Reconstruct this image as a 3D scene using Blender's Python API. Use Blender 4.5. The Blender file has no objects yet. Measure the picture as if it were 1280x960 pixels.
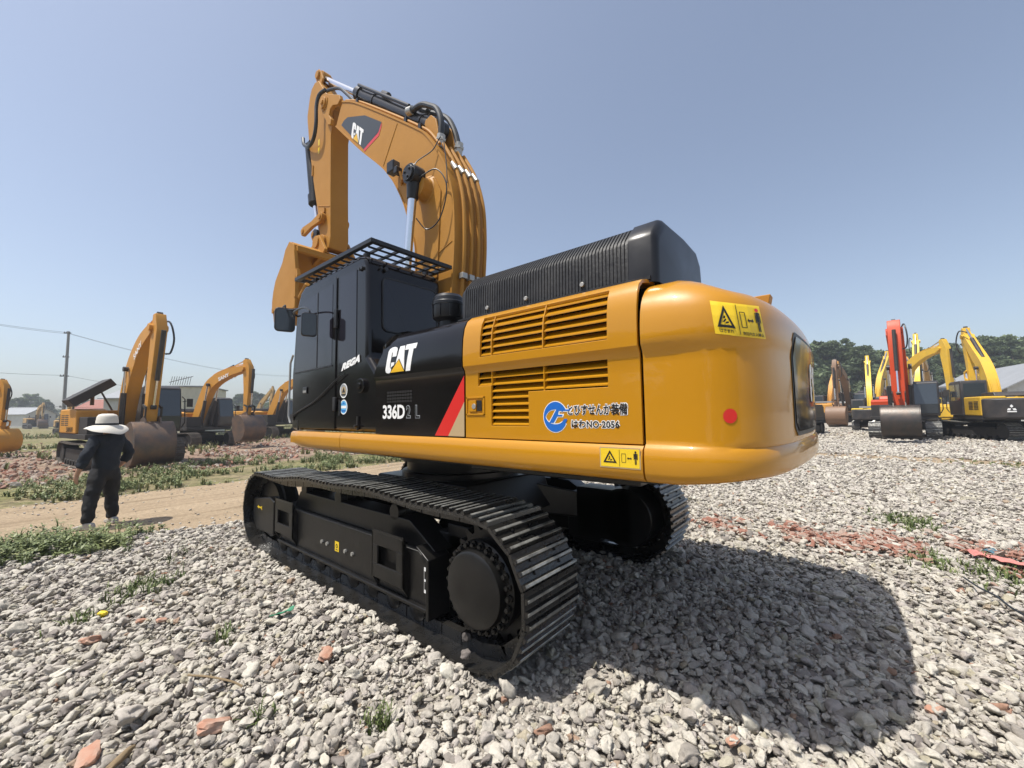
import bpy, bmesh, math, random
import numpy as np
from mathutils import Vector, Matrix, Euler, noise
from mathutils.bvhtree import BVHTree
random.seed(7)
R=math.radians
sc=bpy.context.scene; COL=sc.collection
# ------------------------------------------------------------------ camera (measured from vanishing points)
CAM=Vector((-3.84,3.46,1.75)); FPX=506.; YAW=R(-49.9); PIT=R(4.11); ROL=R(-0.8)
_f=Vector((math.cos(YAW)*math.cos(PIT),math.sin(YAW)*math.cos(PIT),math.sin(PIT)))
_r=Vector((math.sin(YAW),-math.cos(YAW),0)); _u=_r.cross(_f)
RT=_r*math.cos(ROL)+_u*math.sin(ROL); UP=_u*math.cos(ROL)-_r*math.sin(ROL)
cd=bpy.data.cameras.new('camera'); cam=bpy.data.objects.new('camera',cd); COL.objects.link(cam)
cd.sensor_fit='HORIZONTAL'; cd.sensor_width=36; cd.lens=36*FPX/1280; cd.clip_start=.05; cd.clip_end=3000
cam.matrix_world=Matrix(((RT.x,UP.x,-_f.x,CAM.x),(RT.y,UP.y,-_f.y,CAM.y),(RT.z,UP.z,-_f.z,CAM.z),(0,0,0,1)))
sc.camera=cam
def ray(px,py): return _f+RT*((px-640)/FPX)+UP*((480-py)/FPX)
def ony(px,py,y): r=ray(px,py); return CAM+r*((y-CAM.y)/r.y)
def onx(px,py,x): r=ray(px,py); return CAM+r*((x-CAM.x)/r.x)
def onz(px,py,z=0): r=ray(px,py); return CAM+r*((z-CAM.z)/r.z)
def depth(px,py,d): return CAM+ray(px,py)*d
# ------------------------------------------------------------------ materials
def mat(name,col,rough=.5,metal=0,coat=0,bump=None,var=None,spec=.5,dirt=None,**k):
    m=bpy.data.materials.new(name); m.use_nodes=True; nt=m.node_tree; b=nt.nodes['Principled BSDF']
    b.inputs['Base Color'].default_value=(*col,1); b.inputs['Roughness'].default_value=rough; b.inputs['Metallic'].default_value=metal
    b.inputs['Coat Weight'].default_value=coat; b.inputs['Coat Roughness'].default_value=k.get('coatr',.05); b.inputs['Specular IOR Level'].default_value=spec
    tc=nt.nodes.new('ShaderNodeTexCoord')
    if var:                       # (scale, amount, colour2)
        n=nt.nodes.new('ShaderNodeTexNoise'); n.inputs['Scale'].default_value=var[0]; n.inputs['Detail'].default_value=8; n.inputs['Roughness'].default_value=.65
        nt.links.new(tc.outputs['Object'],n.inputs['Vector'])
        mr=nt.nodes.new('ShaderNodeMapRange'); mr.inputs[1].default_value=.35; mr.inputs[2].default_value=.75; mr.inputs[4].default_value=var[1]
        nt.links.new(n.outputs['Fac'],mr.inputs[0])
        mx=nt.nodes.new('ShaderNodeMix'); mx.data_type='RGBA'; mx.inputs[6].default_value=(*col,1); mx.inputs[7].default_value=(*var[2],1)
        nt.links.new(mr.outputs[0],mx.inputs[0]); nt.links.new(mx.outputs[2],b.inputs['Base Color'])
        rr=nt.nodes.new('ShaderNodeMapRange'); rr.inputs[3].default_value=rough*.8; rr.inputs[4].default_value=min(1,rough*1.35)
        nt.links.new(n.outputs['Fac'],rr.inputs[0]); nt.links.new(rr.outputs[0],b.inputs['Roughness'])
    if bump:                      # (scale, strength, distance)
        n=nt.nodes.new('ShaderNodeTexNoise'); n.inputs['Scale'].default_value=bump[0]; n.inputs['Detail'].default_value=6
        nt.links.new(tc.outputs['Object'],n.inputs['Vector'])
        bp=nt.nodes.new('ShaderNodeBump'); bp.inputs['Strength'].default_value=bump[1]; bp.inputs['Distance'].default_value=bump[2]
        nt.links.new(n.outputs['Fac'],bp.inputs['Height']); nt.links.new(bp.outputs[0],b.inputs['Normal'])
        if coat: nt.links.new(bp.outputs[0],b.inputs['Coat Normal'])
    return m
M={}
M['yel']=mat('body_yellow_paint',(.50,.225,.003),.36,coat=.6,coatr=.03,spec=.3,var=(1.7,.4,(.43,.185,.003)),bump=(2.6,.13,.02))
M['boomy']=mat('boom_tan_yellow_paint',(.43,.205,.032),.5,spec=.25,var=(2.2,.7,(.36,.165,.03)),bump=(9,.05,.01))
M['blk']=mat('gloss_black_paint',(.006,.005,.005),.12,coat=.1,coatr=.03,spec=.38,var=(2.,.5,(.016,.013,.012)),bump=(2.0,.06,.02))
M['blkm']=mat('satin_black_paint',(.009,.009,.010),.3,spec=.4,var=(5,.6,(.026,.025,.026)),bump=(30,.1,.003))
M['rub']=mat('ribbed_black_plastic',(.011,.011,.012),.42,spec=.4,var=(5,.9,(.04,.04,.04)),bump=(40,.6,.005))
M['trk']=mat('track_black_paint',(.010,.010,.010),.26,coat=.3,coatr=.12,var=(8,.7,(.03,.027,.023)),bump=(35,.35,.006))
M['worn_glint']=mat('worn_track_edge_glint',(.42,.42,.39),.32,metal=.5,var=(10,1,(.05,.05,.045)),bump=(50,.4,.004))  # worn rib tops; sun glint on gloss black painted in by the paler colour
M['frm']=mat('frame_black_paint',(.006,.006,.006),.3,spec=.4,var=(5,.6,(.022,.020,.018)),bump=(25,.2,.004))
M['glass']=mat('tinted_cab_glass',(.014,.013,.019),.06,spec=.5)
M['glass2']=mat('dusty_cab_glass',(.05,.06,.07),.12,spec=.6)
M['chrome']=mat('chromed_rod',(.72,.73,.76),.18,metal=1)
M['zinc']=mat('zinc_fitting',(.42,.41,.38),.45,metal=.6)
M['hose']=mat('rubber_hose',(.018,.02,.022),.4,bump=(80,.2,.002))
M['white']=mat('white_lettering',(.82,.82,.80),.4)
M['black']=mat('black_lettering',(.01,.01,.01),.4)
M['red']=mat('red_stripe_film',(.62,.022,.018),.3,coat=.3)
M['ylogo']=mat('logo_yellow_film',(.78,.45,.01),.35)
M['warn']=mat('warning_sticker_yellow',(.80,.55,.02),.35)
M['blue']=mat('logo_blue_film',(.01,.13,.50),.35)
M['cyan']=mat('sticker_cyan_film',(.10,.42,.72),.35)
M['greyf']=mat('sticker_grey_film',(.30,.32,.33),.4)
M['tanf']=mat('sticker_tan_film',(.45,.33,.18),.4)
M['dgrey']=mat('boom_emblem_grey_film',(.035,.04,.045),.4)
M['gap']=mat('dark_interior',(.006,.005,.004),.8)
M['mir']=mat('mirror_housing_black',(.02,.02,.022),.3)
# ------------------------------------------------------------------ mesh helpers
class MB:
    def __init__(s): s.v=[]; s.f=[]; s.m=[]; s.cur=0
    def add(s,vs,fs):
        b=len(s.v); s.v+= [tuple(v) for v in vs]; s.f+=[tuple(b+i for i in f) for f in fs]; s.m+=[s.cur]*len(fs); return s
    def box(s,x0,x1,y0,y1,z0,z1,M_=None):
        vs=[(x,y,z) for z in (z0,z1) for y in (y0,y1) for x in (x0,x1)]
        if M_ is not None: vs=[M_@Vector(v) for v in vs]
        return s.add(vs,[(0,2,3,1),(4,5,7,6),(0,1,5,4),(2,6,7,3),(0,4,6,2),(1,3,7,5)])
    def prism(s,poly,y0,y1,ax='y',M_=None):
        n=len(poly)
        def p(a,b,t): return {'y':(a,t,b),'x':(t,a,b),'z':(a,b,t)}[ax]
        vs=[p(a,b,y0) for a,b in poly]+[p(a,b,y1) for a,b in poly]
        if M_ is not None: vs=[M_@Vector(v) for v in vs]
        return s.add(vs,[tuple(range(n)),tuple(range(2*n-1,n-1,-1))]+[(i,n+i,n+(i+1)%n,(i+1)%n) for i in range(n)])
    def tube(s,pts,r,n=10,cap=True):
        pts=[Vector(p) for p in pts]; k=len(pts); rs=r if isinstance(r,(list,tuple)) else [r]*k
        vs=[]; up=None
        for i,p in enumerate(pts):
            t=(pts[min(i+1,k-1)]-pts[max(i-1,0)]).normalized()
            if up is None:
                up=Vector((0,0,1)) if abs(t.z)<.9 else Vector((1,0,0))
            a=t.cross(up)
            if a.length<1e-6: a=t.cross(Vector((0,1,0)))
            a.normalize(); b=a.cross(t).normalized(); up=b
            for j in range(n):
                q=2*math.pi*j/n; vs.append(p+(a*math.cos(q)+b*math.sin(q))*rs[i])
        fs=[(i*n+j,i*n+(j+1)%n,(i+1)*n+(j+1)%n,(i+1)*n+j) for i in range(k-1) for j in range(n)]
        if cap: fs+=[tuple(range(n-1,-1,-1)),tuple((k-1)*n+j for j in range(n))]
        return s.add(vs,fs)
    def cyl(s,a,b,r,n=20,r2=None): return s.tube([a,b],[r,r if r2 is None else r2],n)
    def lathe(s,o,prof,n=24,M_=None):      # prof (r,z) about local z at o
        vs=[]
        for r,z in prof:
            for j in range(n):
                q=2*math.pi*j/n; v=Vector((r*math.cos(q),r*math.sin(q),z))
                if M_ is not None: v=M_@v
                vs.append(v+Vector(o))
        k=len(prof); fs=[(i*n+j,i*n+(j+1)%n,(i+1)*n+(j+1)%n,(i+1)*n+j) for i in range(k-1) for j in range(n)]
        fs+=[tuple(range(n-1,-1,-1)),tuple((k-1)*n+j for j in range(n))]
        return s.add(vs,fs)
    def grid(s,G,closeu=False):            # G[i][j] points
        a=len(G); b=len(G[0]); vs=[p for row in G for p in row]
        fs=[(i*b+j,i*b+(j+1)%b,(i+1)*b+(j+1)%b,(i+1)*b+j) for i in range(a-1) for j in range(b if closeu else b-1)]
        return s.add(vs,fs)
    def mesh(s,name,mats,ang=35,fix=True):
        me=bpy.data.meshes.new(name); me.from_pydata(s.v,[],s.f)
        for m in mats: me.materials.append(m)
        me.polygons.foreach_set('material_index',s.m)
        if fix:
            bm=bmesh.new(); bm.from_mesh(me); bmesh.ops.recalc_face_normals(bm,faces=bm.faces); bm.to_mesh(me); bm.free()
        if ang:
            me.polygons.foreach_set('use_smooth',[True]*len(me.polygons)); me.set_sharp_from_angle(angle=R(ang))
        me.update(); return me
    def obj(s,name,mats,parent=None,bevel=0,ang=35,seg=2,fix=True,**props):
        if not isinstance(mats,(list,tuple)): mats=[mats]
        o=bpy.data.objects.new(name,s.mesh(name,mats,ang,fix)); COL.objects.link(o)
        if parent is not None: o.parent=parent
        if bevel:
            b=o.modifiers.new('bevel','BEVEL'); b.width=bevel; b.segments=seg; b.limit_method='ANGLE'; b.angle_limit=R(40); b.harden_normals=True
        for k,v in props.items(): o[k]=v
        return o
def meshobj(name,me,parent=None,**props):
    o=bpy.data.objects.new(name,me); COL.objects.link(o)
    if parent is not None: o.parent=parent
    for k,v in props.items(): o[k]=v
    return o
def thing(name,label,cat,loc=(0,0,0),rz=0,group=None,scale=1):
    o=bpy.data.objects.new(name,None); COL.objects.link(o); o.empty_display_size=.2
    o.location=loc; o.rotation_euler=(0,0,rz); o.scale=(scale,)*3; o['label']=label; o['category']=cat
    if group: o['group']=group
    return o
def tag(o,label=None,cat=None,group=None,kind=None):
    if label:o['label']=label
    if cat:o['category']=cat
    if group:o['group']=group
    if kind:o['kind']=kind
    return o
def smooth_path(pts,n=8):                  # Catmull-Rom
    P=[Vector(p) for p in pts]; P=[P[0]*2-P[1]]+P+[P[-1]*2-P[-2]]; out=[]
    for i in range(1,len(P)-2):
        for j in range(n):
            t=j/n; a,b,c,d=P[i-1:i+3]
            out.append(.5*((2*b)+(c-a)*t+(2*a-5*b+4*c-d)*t*t+(3*b-a-3*c+d)*t**3))
    out.append(P[-2]); return out
def text_mesh(s,w,h,bold=0.0,spacing=1.0,shear=0):
    """vertices (u,v) and faces of the string s fitted to a box w x h, lower left at 0,0"""
    c=bpy.data.curves.new('lettering','FONT'); c.body=s; c.offset=bold; c.space_character=spacing; c.resolution_u=3; c.shear=shear
    o=bpy.data.objects.new('lettering',c); COL.objects.link(o); bpy.context.view_layer.update()
    me=bpy.data.meshes.new_from_object(o); bpy.data.objects.remove(o); bpy.data.curves.remove(c)
    V=[v.co.copy() for v in me.vertices]; F=[tuple(p.vertices) for p in me.polygons]; bpy.data.meshes.remove(me)
    x0=min(v.x for v in V);x1=max(v.x for v in V);y0=min(v.y for v in V);y1=max(v.y for v in V)
    return [((v.x-x0)/(x1-x0)*w,(v.y-y0)/(y1-y0)*h) for v in V],F
class Flat:
    """marks on a plane or curved surface: map(u,v,lift)->point"""
    def __init__(s,fn,uc=(),vc=()): s.fn=fn; s.mb=MB(); s.mats=[]; s.uc=uc; s.vc=vc
    def _m(s,m):
        if m not in s.mats: s.mats.append(m)
        s.mb.cur=s.mats.index(m)
    def vf(s,V,F,m,lift,off=(0,0)):
        s._m(m)
        V=[(u+off[0],v+off[1]) for u,v in V]
        if s.uc or s.vc:              # cut along u and v lines so that flat marks can follow a curved panel
            bm=bmesh.new(); vs=[bm.verts.new((u,v,0)) for u,v in V]
            for f in F:
                try: bm.faces.new([vs[i] for i in f])
                except ValueError: pass
            bmesh.ops.triangulate(bm,faces=bm.faces)
            for k,cuts in ((0,s.uc),(1,s.vc)):
                for c in cuts: bmesh.ops.bisect_plane(bm,geom=bm.verts[:]+bm.edges[:]+bm.faces[:],plane_co=((c,0,0) if k==0 else (0,c,0)),plane_no=((1,0,0) if k==0 else (0,1,0)),dist=1e-6)
            bm.verts.index_update(); V=[(v.co.x,v.co.y) for v in bm.verts]; F=[tuple(v.index for v in f.verts) for f in bm.faces]; bm.free()
        s.mb.add([s.fn(u,v,lift) for u,v in V],F)
    def poly(s,P,m,lift): s.vf(P,[tuple(range(len(P)))],m,lift)
    def rect(s,u0,v0,u1,v1,m,lift,nu=1,nv=1):
        V=[(u0+(u1-u0)*i/nu,v0+(v1-v0)*j/nv) for j in range(nv+1) for i in range(nu+1)]
        s.vf(V,[(j*(nu+1)+i,j*(nu+1)+i+1,(j+1)*(nu+1)+i+1,(j+1)*(nu+1)+i) for j in range(nv) for i in range(nu)],m,lift)
    def ring(s,u,v,r0,r1,m,lift,a0=0,a1=360,n=28,asp=1):
        V=[];
        for i in range(n+1):
            q=R(a0+(a1-a0)*i/n); V+=[(u+r0*math.cos(q)*asp,v+r0*math.sin(q)),(u+r1*math.cos(q)*asp,v+r1*math.sin(q))]
        s.vf(V,[(2*i,2*i+1,2*i+3,2*i+2) for i in range(n)],m,lift)
    def disc(s,u,v,r,m,lift,n=24,asp=1): s.poly([(u+r*asp*math.cos(2*math.pi*i/n),v+r*math.sin(2*math.pi*i/n)) for i in range(n)],m,lift)
    def line(s,a,b,w,m,lift):
        a=Vector(a);b=Vector(b);d=(b-a).normalized();n=Vector((-d.y,d.x))*w/2
        s.poly([tuple(a+n),tuple(b+n),tuple(b-n),tuple(a-n)],m,lift)
    def text(s,t,u,v,w,h,m,lift,bold=0,spacing=1,shear=0):
        V,F=text_mesh(t,w,h,bold,spacing,shear); s.vf(V,F,m,lift,(u,v))
    def obj(s,name,parent,**p): return s.mb.obj(name,s.mats,parent,ang=0,fix=False,**p)
def side(x0,z0,y):      # u to the right as seen from the +y side
    return lambda u,v,l:(x0-u,y+l,z0+v)
def cat_logo(fl,u,v,w,h,lift,shear=.12,frame=None):
    """block letters C A T with the yellow triangle over the foot of the A"""
    def q(a,b): return (u+(a+shear*b)*w/(1+shear),v+b*h)
    def P(L): return [q(*p) for p in L]
    W=M['white']
    # C
    out=[(.33,.62),(.33,.86),(.30,.95),(.22,1.0),(.11,1.0),(.03,.95),(0,.86),(0,.14),(.03,.04),(.10,0),(.20,0),(.22,.16),(.17,.19),(.15,.26),(.15,.76),(.165,.81),(.18,.76),(.18,.62)]
    n=len(out); V=P(out)
    fl.vf(V,[(0,1,2,3,15,16,17) ,(3,4,5,6,14,15),(6,7,13,14),(7,8,9,10,11,12,13)],W,lift)
    fl.poly(P([(.18,.20),(.18,.40),(.30,.40),(.30,.30)]),W,lift)
    # A
    fl.poly(P([(.335,.12),(.40,.98),(.57,.98),(.70,.0),(.60,.0),(.44,.1)]),W,lift)
    # T
    fl.vf(P([(.61,1.0),(.98,1.0),(.98,.80),(.90,.80),(.90,0),(.745,0),(.745,.80),(.61,.80)]),[(0,1,2,3,6,7),(3,4,5,6)],W,lift)
    fl.poly(P([(.17,-.02),(.455,.52),(.735,-.02)]),M['blk'] if frame is None else frame,lift+.0012)
    fl.poly(P([(.205,.01),(.455,.475),(.70,.01)]),M['ylogo'],lift+.0024)
# ================================================================== LIGHT AND SKY
SUN=Vector((.20,.38,1)).normalized()
el=math.asin(SUN.z); az=math.atan2(SUN.x,SUN.y)
w=bpy.data.worlds.new('World'); sc.world=w; w.use_nodes=True; nt=w.node_tree; bg=nt.nodes['Background']
sky=nt.nodes.new('ShaderNodeTexSky'); sky.sky_type='NISHITA'; sky.sun_disc=False; sky.sun_elevation=el; sky.sun_rotation=az; sky.altitude=50; sky.air_density=1.0; sky.dust_density=2.0; sky.ozone_density=2.0
hs=nt.nodes.new('ShaderNodeHueSaturation'); hs.inputs['Saturation'].default_value=.78; nt.links.new(sky.outputs[0],hs.inputs['Color'])
nt.links.new(hs.outputs[0],bg.inputs[0]); bg.inputs[1].default_value=.14
ld=bpy.data.lights.new('sun','SUN'); lo=bpy.data.objects.new('sun',ld); COL.objects.link(lo); ld.energy=4.6; ld.angle=R(.55); ld.color=(1,.955,.88)
lo.rotation_euler=SUN.to_track_quat('Z','Y').to_euler(); lo.location=SUN*60
sc.view_settings.view_transform='Standard'; sc.view_settings.look='None'; sc.view_settings.exposure=.30; sc.view_settings.gamma=1
# ================================================================== GROUND
def ground_mat(name,c1,c2,c3,scales=(.6,6,40),bump=.03,bscale=30,vor=None,rough=.95,stretch=None):
    m=bpy.data.materials.new(name); m.use_nodes=True; nt=m.node_tree; b=nt.nodes['Principled BSDF']; b.inputs['Roughness'].default_value=rough; b.inputs['Specular IOR Level'].default_value=.2
    tc=nt.nodes.new('ShaderNodeTexCoord'); L=nt.links
    mpg=nt.nodes.new('ShaderNodeMapping'); mpg.inputs['Scale'].default_value=stretch or (1,1,1); L.new(tc.outputs['Object'],mpg.inputs['Vector'])
    def noi(s,d=8,r=.6):
        n=nt.nodes.new('ShaderNodeTexNoise'); n.inputs['Scale'].default_value=s; n.inputs['Detail'].default_value=d; n.inputs['Roughness'].default_value=r; L.new((mpg.outputs[0] if s<8 else tc.outputs['Object']),n.inputs['Vector']); return n
    def ramp(src,a,b_):
        q=nt.nodes.new('ShaderNodeMapRange'); q.inputs[1].default_value=a; q.inputs[2].default_value=b_; L.new(src,q.inputs[0]); return q.outputs[0]
    def mix(f,a,b_):
        q=nt.nodes.new('ShaderNodeMix'); q.data_type='RGBA'; L.new(f,q.inputs[0])
        for i,v in ((6,a),(7,b_)):
            if isinstance(v,tuple): q.inputs[i].default_value=(*v,1)
            else: L.new(v,q.inputs[i])
        return q.outputs[2]
    n1=noi(scales[0]);n2=noi(scales[1]);n3=noi(scales[2])
    c=mix(ramp(n1.outputs[0],.42,.6),c1,c2); c=mix(ramp(n2.outputs[0],.52,.66),c,c3)
    if vor:
        v=nt.nodes.new('ShaderNodeTexVoronoi'); v.inputs['Scale'].default_value=vor; L.new(tc.outputs['Object'],v.inputs['Vector'])
        d=nt.nodes.new('ShaderNodeMapRange'); d.inputs[1].default_value=0; d.inputs[2].default_value=1; d.inputs[3].default_value=.55; d.inputs[4].default_value=1.25; L.new(v.outputs['Color'],d.inputs[0])
        mm=nt.nodes.new('ShaderNodeVectorMath'); mm.operation='SCALE'; L.new(c,mm.inputs[0]); L.new(d.outputs[0],mm.inputs['Scale']); c=mm.outputs[0]
    d=nt.nodes.new('ShaderNodeMapRange'); d.inputs[1].default_value=.3; d.inputs[2].default_value=.7; d.inputs[3].default_value=.75; d.inputs[4].default_value=1.2; L.new(n3.outputs[0],d.inputs[0])
    mm=nt.nodes.new('ShaderNodeVectorMath'); mm.operation='SCALE'; L.new(c,mm.inputs[0]); L.new(d.outputs[0],mm.inputs['Scale']); L.new(mm.outputs[0],b.inputs['Base Color'])
    bp=nt.nodes.new('ShaderNodeBump'); bp.inputs['Strength'].default_value=1; bp.inputs['Distance'].default_value=bump
    h=noi(bscale,10,.7).outputs[0]
    if vor:
        ad=nt.nodes.new('ShaderNodeMath'); ad.operation='SUBTRACT'; L.new(h,ad.inputs[0]); L.new(v.outputs['Distance'],ad.inputs[1]); h=ad.outputs[0]
    L.new(h,bp.inputs['Height']); L.new(bp.outputs[0],b.inputs['Normal']); return m
GM=ground_mat('gravel_bed',(.40,.365,.31),(.46,.42,.365),(.34,.305,.26),(.35,3,12),.05,9,vor=9)
DM=ground_mat('packed_dirt',(.33,.25,.165),(.37,.285,.19),(.235,.175,.11),(.9,3.4,14),.03,16,stretch=(1,.10,1))
RM=ground_mat('rubble_earth',(.27,.19,.14),(.33,.25,.18),(.24,.14,.10),(.25,1.8,14),.06,8,vor=5)
GR=ground_mat('weedy_earth',(.20,.19,.08),(.27,.22,.13),(.13,.14,.05),(.35,2.2,14),.05,9,vor=6)
def sheet(name,pts,z,mat_,sub=0,jag=0):
    me=bpy.data.meshes.new(name); n=len(pts)
    P=[]
    for i,(x,y) in enumerate(pts):
        x2,y2=pts[(i+1)%n]; k=max(1,int(math.dist((x,y),(x2,y2))/.35)) if jag else 1; k=min(k,260)
        for j in range(k):
            t=j/k; px,py=x+(x2-x)*t,y+(y2-y)*t
            if jag: px+=jag*(noise.noise((px*.9,py*.9,z*50))+.5*noise.noise((px*3.1,py*3.1,7)))*(1 if j else .6); py+=jag*.4*noise.noise((px*1.1,py*1.1,9))
            P.append((px,py,z))
    me.from_pydata(P,[],[tuple(range(len(P)))]); me.materials.append(mat_)
    bm=bmesh.new(); bm.from_mesh(me); bmesh.ops.recalc_face_normals(bm,faces=bm.faces)
    for f in bm.faces:
        if f.normal.z<0: f.normal_flip()
    bmesh.ops.triangulate(bm,faces=bm.faces); bm.to_mesh(me); bm.free()
    o=bpy.data.objects.new(name,me); COL.objects.link(o); o['kind']='structure'; return o
sheet('ground',[(-415,-415),(415,-415),(415,415),(-415,415)],-.012,GM)
sheet('road',[(4.35,-60),(9.15,-60),(9.15,60),(4.95,60),(4.9,3.7),(4.45,2.4),(4.1,1.1)],-.002,DM,jag=.16)
sheet('ground_verge',[(8.9,-60),(14.5,-60),(13.2,-10),(13.0,0),(13.2,60),(8.9,60)],-.006,GR,jag=.5)
sheet('ground_rubble',[(12.6,-60),(70,-60),(70,60),(12.6,60)],-.009,RM,jag=.5)
sheet('ground_field',[(38,-90),(400,-300),(400,300),(30,90),(30,10)],.02,GR,jag=0)
sheet('path',[(20,-16.6),(-60,-17.6),(-60,-15.3),(-20,-14.6),(-3.6,-14.7),(4,-14.6),(20,-14.2)],-.002,DM,jag=.35)
# ------------------------------------------------------------------ stones
def stone_mat(name,cols,bump=.42,rough=.9):
    m=bpy.data.materials.new(name); m.use_nodes=True; nt=m.node_tree; L=nt.links; b=nt.nodes['Principled BSDF']; b.inputs['Roughness'].default_value=rough; b.inputs['Specular IOR Level'].default_value=.25
    oi=nt.nodes.new('ShaderNodeObjectInfo'); cr=nt.nodes.new('ShaderNodeValToRGB'); cr.color_ramp.interpolation='LINEAR'
    while len(cr.color_ramp.elements)<len(cols): cr.color_ramp.elements.new(.5)
    for e,(p,c) in zip(cr.color_ramp.elements,cols): e.position=p; e.color=(*c,1)
    L.new(oi.outputs['Random'],cr.inputs[0])
    tc=nt.nodes.new('ShaderNodeTexCoord'); n=nt.nodes.new('ShaderNodeTexNoise'); n.inputs['Scale'].default_value=3.2; n.inputs['Detail'].default_value=9; n.inputs['Roughness'].default_value=.78; L.new(tc.outputs['Object'],n.inputs['Vector'])
    mr=nt.nodes.new('ShaderNodeMapRange'); mr.inputs[1].default_value=.3; mr.inputs[2].default_value=.7; mr.inputs[3].default_value=.68; mr.inputs[4].default_value=1.22; L.new(n.outputs[0],mr.inputs[0])
    mm=nt.nodes.new('ShaderNodeVectorMath'); mm.operation='SCALE'; L.new(cr.outputs[0],mm.inputs[0]); L.new(mr.outputs[0],mm.inputs['Scale']); L.new(mm.outputs[0],b.inputs['Base Color'])
    bp=nt.nodes.new('ShaderNodeBump'); bp.inputs['Strength'].default_value=bump; bp.inputs['Distance'].default_value=.16; L.new(n.outputs[0],bp.inputs['Height']); L.new(bp.outputs[0],b.inputs['Normal']); return m
SM=stone_mat('crushed_stone',[(0,(.20,.175,.16)),(.10,(.37,.335,.29)),(.35,(.53,.49,.42)),(.6,(.60,.56,.48)),(.8,(.42,.375,.34)),(.9,(.65,.61,.52)),(.985,(.42,.38,.28)),(.999,(.36,.20,.14))])
BRM=stone_mat('broken_brick',[(0,(.28,.13,.09)),(.25,(.34,.18,.13)),(.45,(.38,.25,.19)),(.6,(.38,.31,.25)),(.85,(.44,.40,.34)),(1,(.29,.15,.11))])
def rock_group(name,material,nvar,sub,seed,squash=(1,.8,.58),amp=.40):
    """geometry nodes: every vertex of the object carries one stone; size and turn come from its attributes"""
    g=bpy.data.node_groups.new(name,'GeometryNodeTree'); N=g.nodes; L=g.links
    g.interface.new_socket('Geometry',in_out='INPUT',socket_type='NodeSocketGeometry'); g.interface.new_socket('Geometry',in_out='OUTPUT',socket_type='NodeSocketGeometry')
    gi=N.new('NodeGroupInput'); go=N.new('NodeGroupOutput'); rnd=random.Random(seed)
    gti=N.new('GeometryNodeGeometryToInstance'); geos=[]
    for k in range(nvar):
        ic=N.new('GeometryNodeMeshIcoSphere'); ic.inputs['Radius'].default_value=.5; ic.inputs['Subdivisions'].default_value=sub
        sp=N.new('GeometryNodeSetPosition'); no=N.new('ShaderNodeTexNoise'); no.noise_dimensions='4D'; no.inputs['W'].default_value=rnd.uniform(0,90); no.inputs['Scale'].default_value=rnd.uniform(1.2,1.9); no.inputs['Detail'].default_value=1.6; no.inputs['Roughness'].default_value=.5
        vo=N.new('ShaderNodeTexVoronoi'); vo.voronoi_dimensions='4D'; vo.inputs['W'].default_value=rnd.uniform(0,90); vo.inputs['Scale'].default_value=1.7
        sb=N.new('ShaderNodeVectorMath'); sb.operation='SUBTRACT'; sb.inputs[1].default_value=(.5,.5,.5); L.new(no.outputs['Color'],sb.inputs[0])
        scn=N.new('ShaderNodeVectorMath'); scn.operation='SCALE'; scn.inputs['Scale'].default_value=amp*2.2; L.new(sb.outputs[0],scn.inputs[0])
        # facets: pull the surface towards voronoi cell planes
        pos=N.new('GeometryNodeInputPosition'); sc2=N.new('ShaderNodeVectorMath'); sc2.operation='SCALE'; L.new(pos.outputs[0],sc2.inputs[0])
        mth=N.new('ShaderNodeMath'); mth.operation='MULTIPLY'; mth.inputs[1].default_value=-.42; L.new(vo.outputs['Distance'],mth.inputs[0]); L.new(mth.outputs[0],sc2.inputs['Scale'])
        ad=N.new('ShaderNodeVectorMath'); ad.operation='ADD'; L.new(scn.outputs[0],ad.inputs[0]); L.new(sc2.outputs[0],ad.inputs[1])
        L.new(ic.outputs[0],sp.inputs['Geometry']); L.new(ad.outputs[0],sp.inputs['Offset'])
        tr=N.new('GeometryNodeTransform'); tr.inputs['Scale'].default_value=(squash[0]*rnd.uniform(.95,1.3),squash[1]*rnd.uniform(.85,1.15),squash[2]*rnd.uniform(.8,1.2)); L.new(sp.outputs[0],tr.inputs[0])
        sm=N.new('GeometryNodeSetMaterial'); sm.inputs['Material'].default_value=material; L.new(tr.outputs[0],sm.inputs[0])
        ss=N.new('GeometryNodeSetShadeSmooth'); L.new(sm.outputs[0],ss.inputs[0]); ss.inputs['Shade Smooth'].default_value=(sub>2); geos.append(ss.outputs[0])
    for q in reversed(geos): L.new(q,gti.inputs[0])
    ip=N.new('GeometryNodeInstanceOnPoints'); ip.inputs['Pick Instance'].default_value=True
    m2p=N.new('GeometryNodeMeshToPoints'); L.new(gi.outputs[0],m2p.inputs[0]); L.new(m2p.outputs[0],ip.inputs['Points']); L.new(gti.outputs[0],ip.inputs['Instance'])
    def attr(nm,t):
        a=N.new('GeometryNodeInputNamedAttribute'); a.data_type=t; a.inputs[0].default_value=nm; return a.outputs[0]
    L.new(attr('var','INT'),ip.inputs['Instance Index']); L.new(attr('size','FLOAT_VECTOR'),ip.inputs['Scale'])
    e2r=N.new('FunctionNodeEulerToRotation'); L.new(attr('turn','FLOAT_VECTOR'),e2r.inputs[0]); L.new(e2r.outputs[0],ip.inputs['Rotation'])
    L.new(ip.outputs[0],go.inputs[0]); return g
rng=np.random.default_rng(5)
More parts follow.
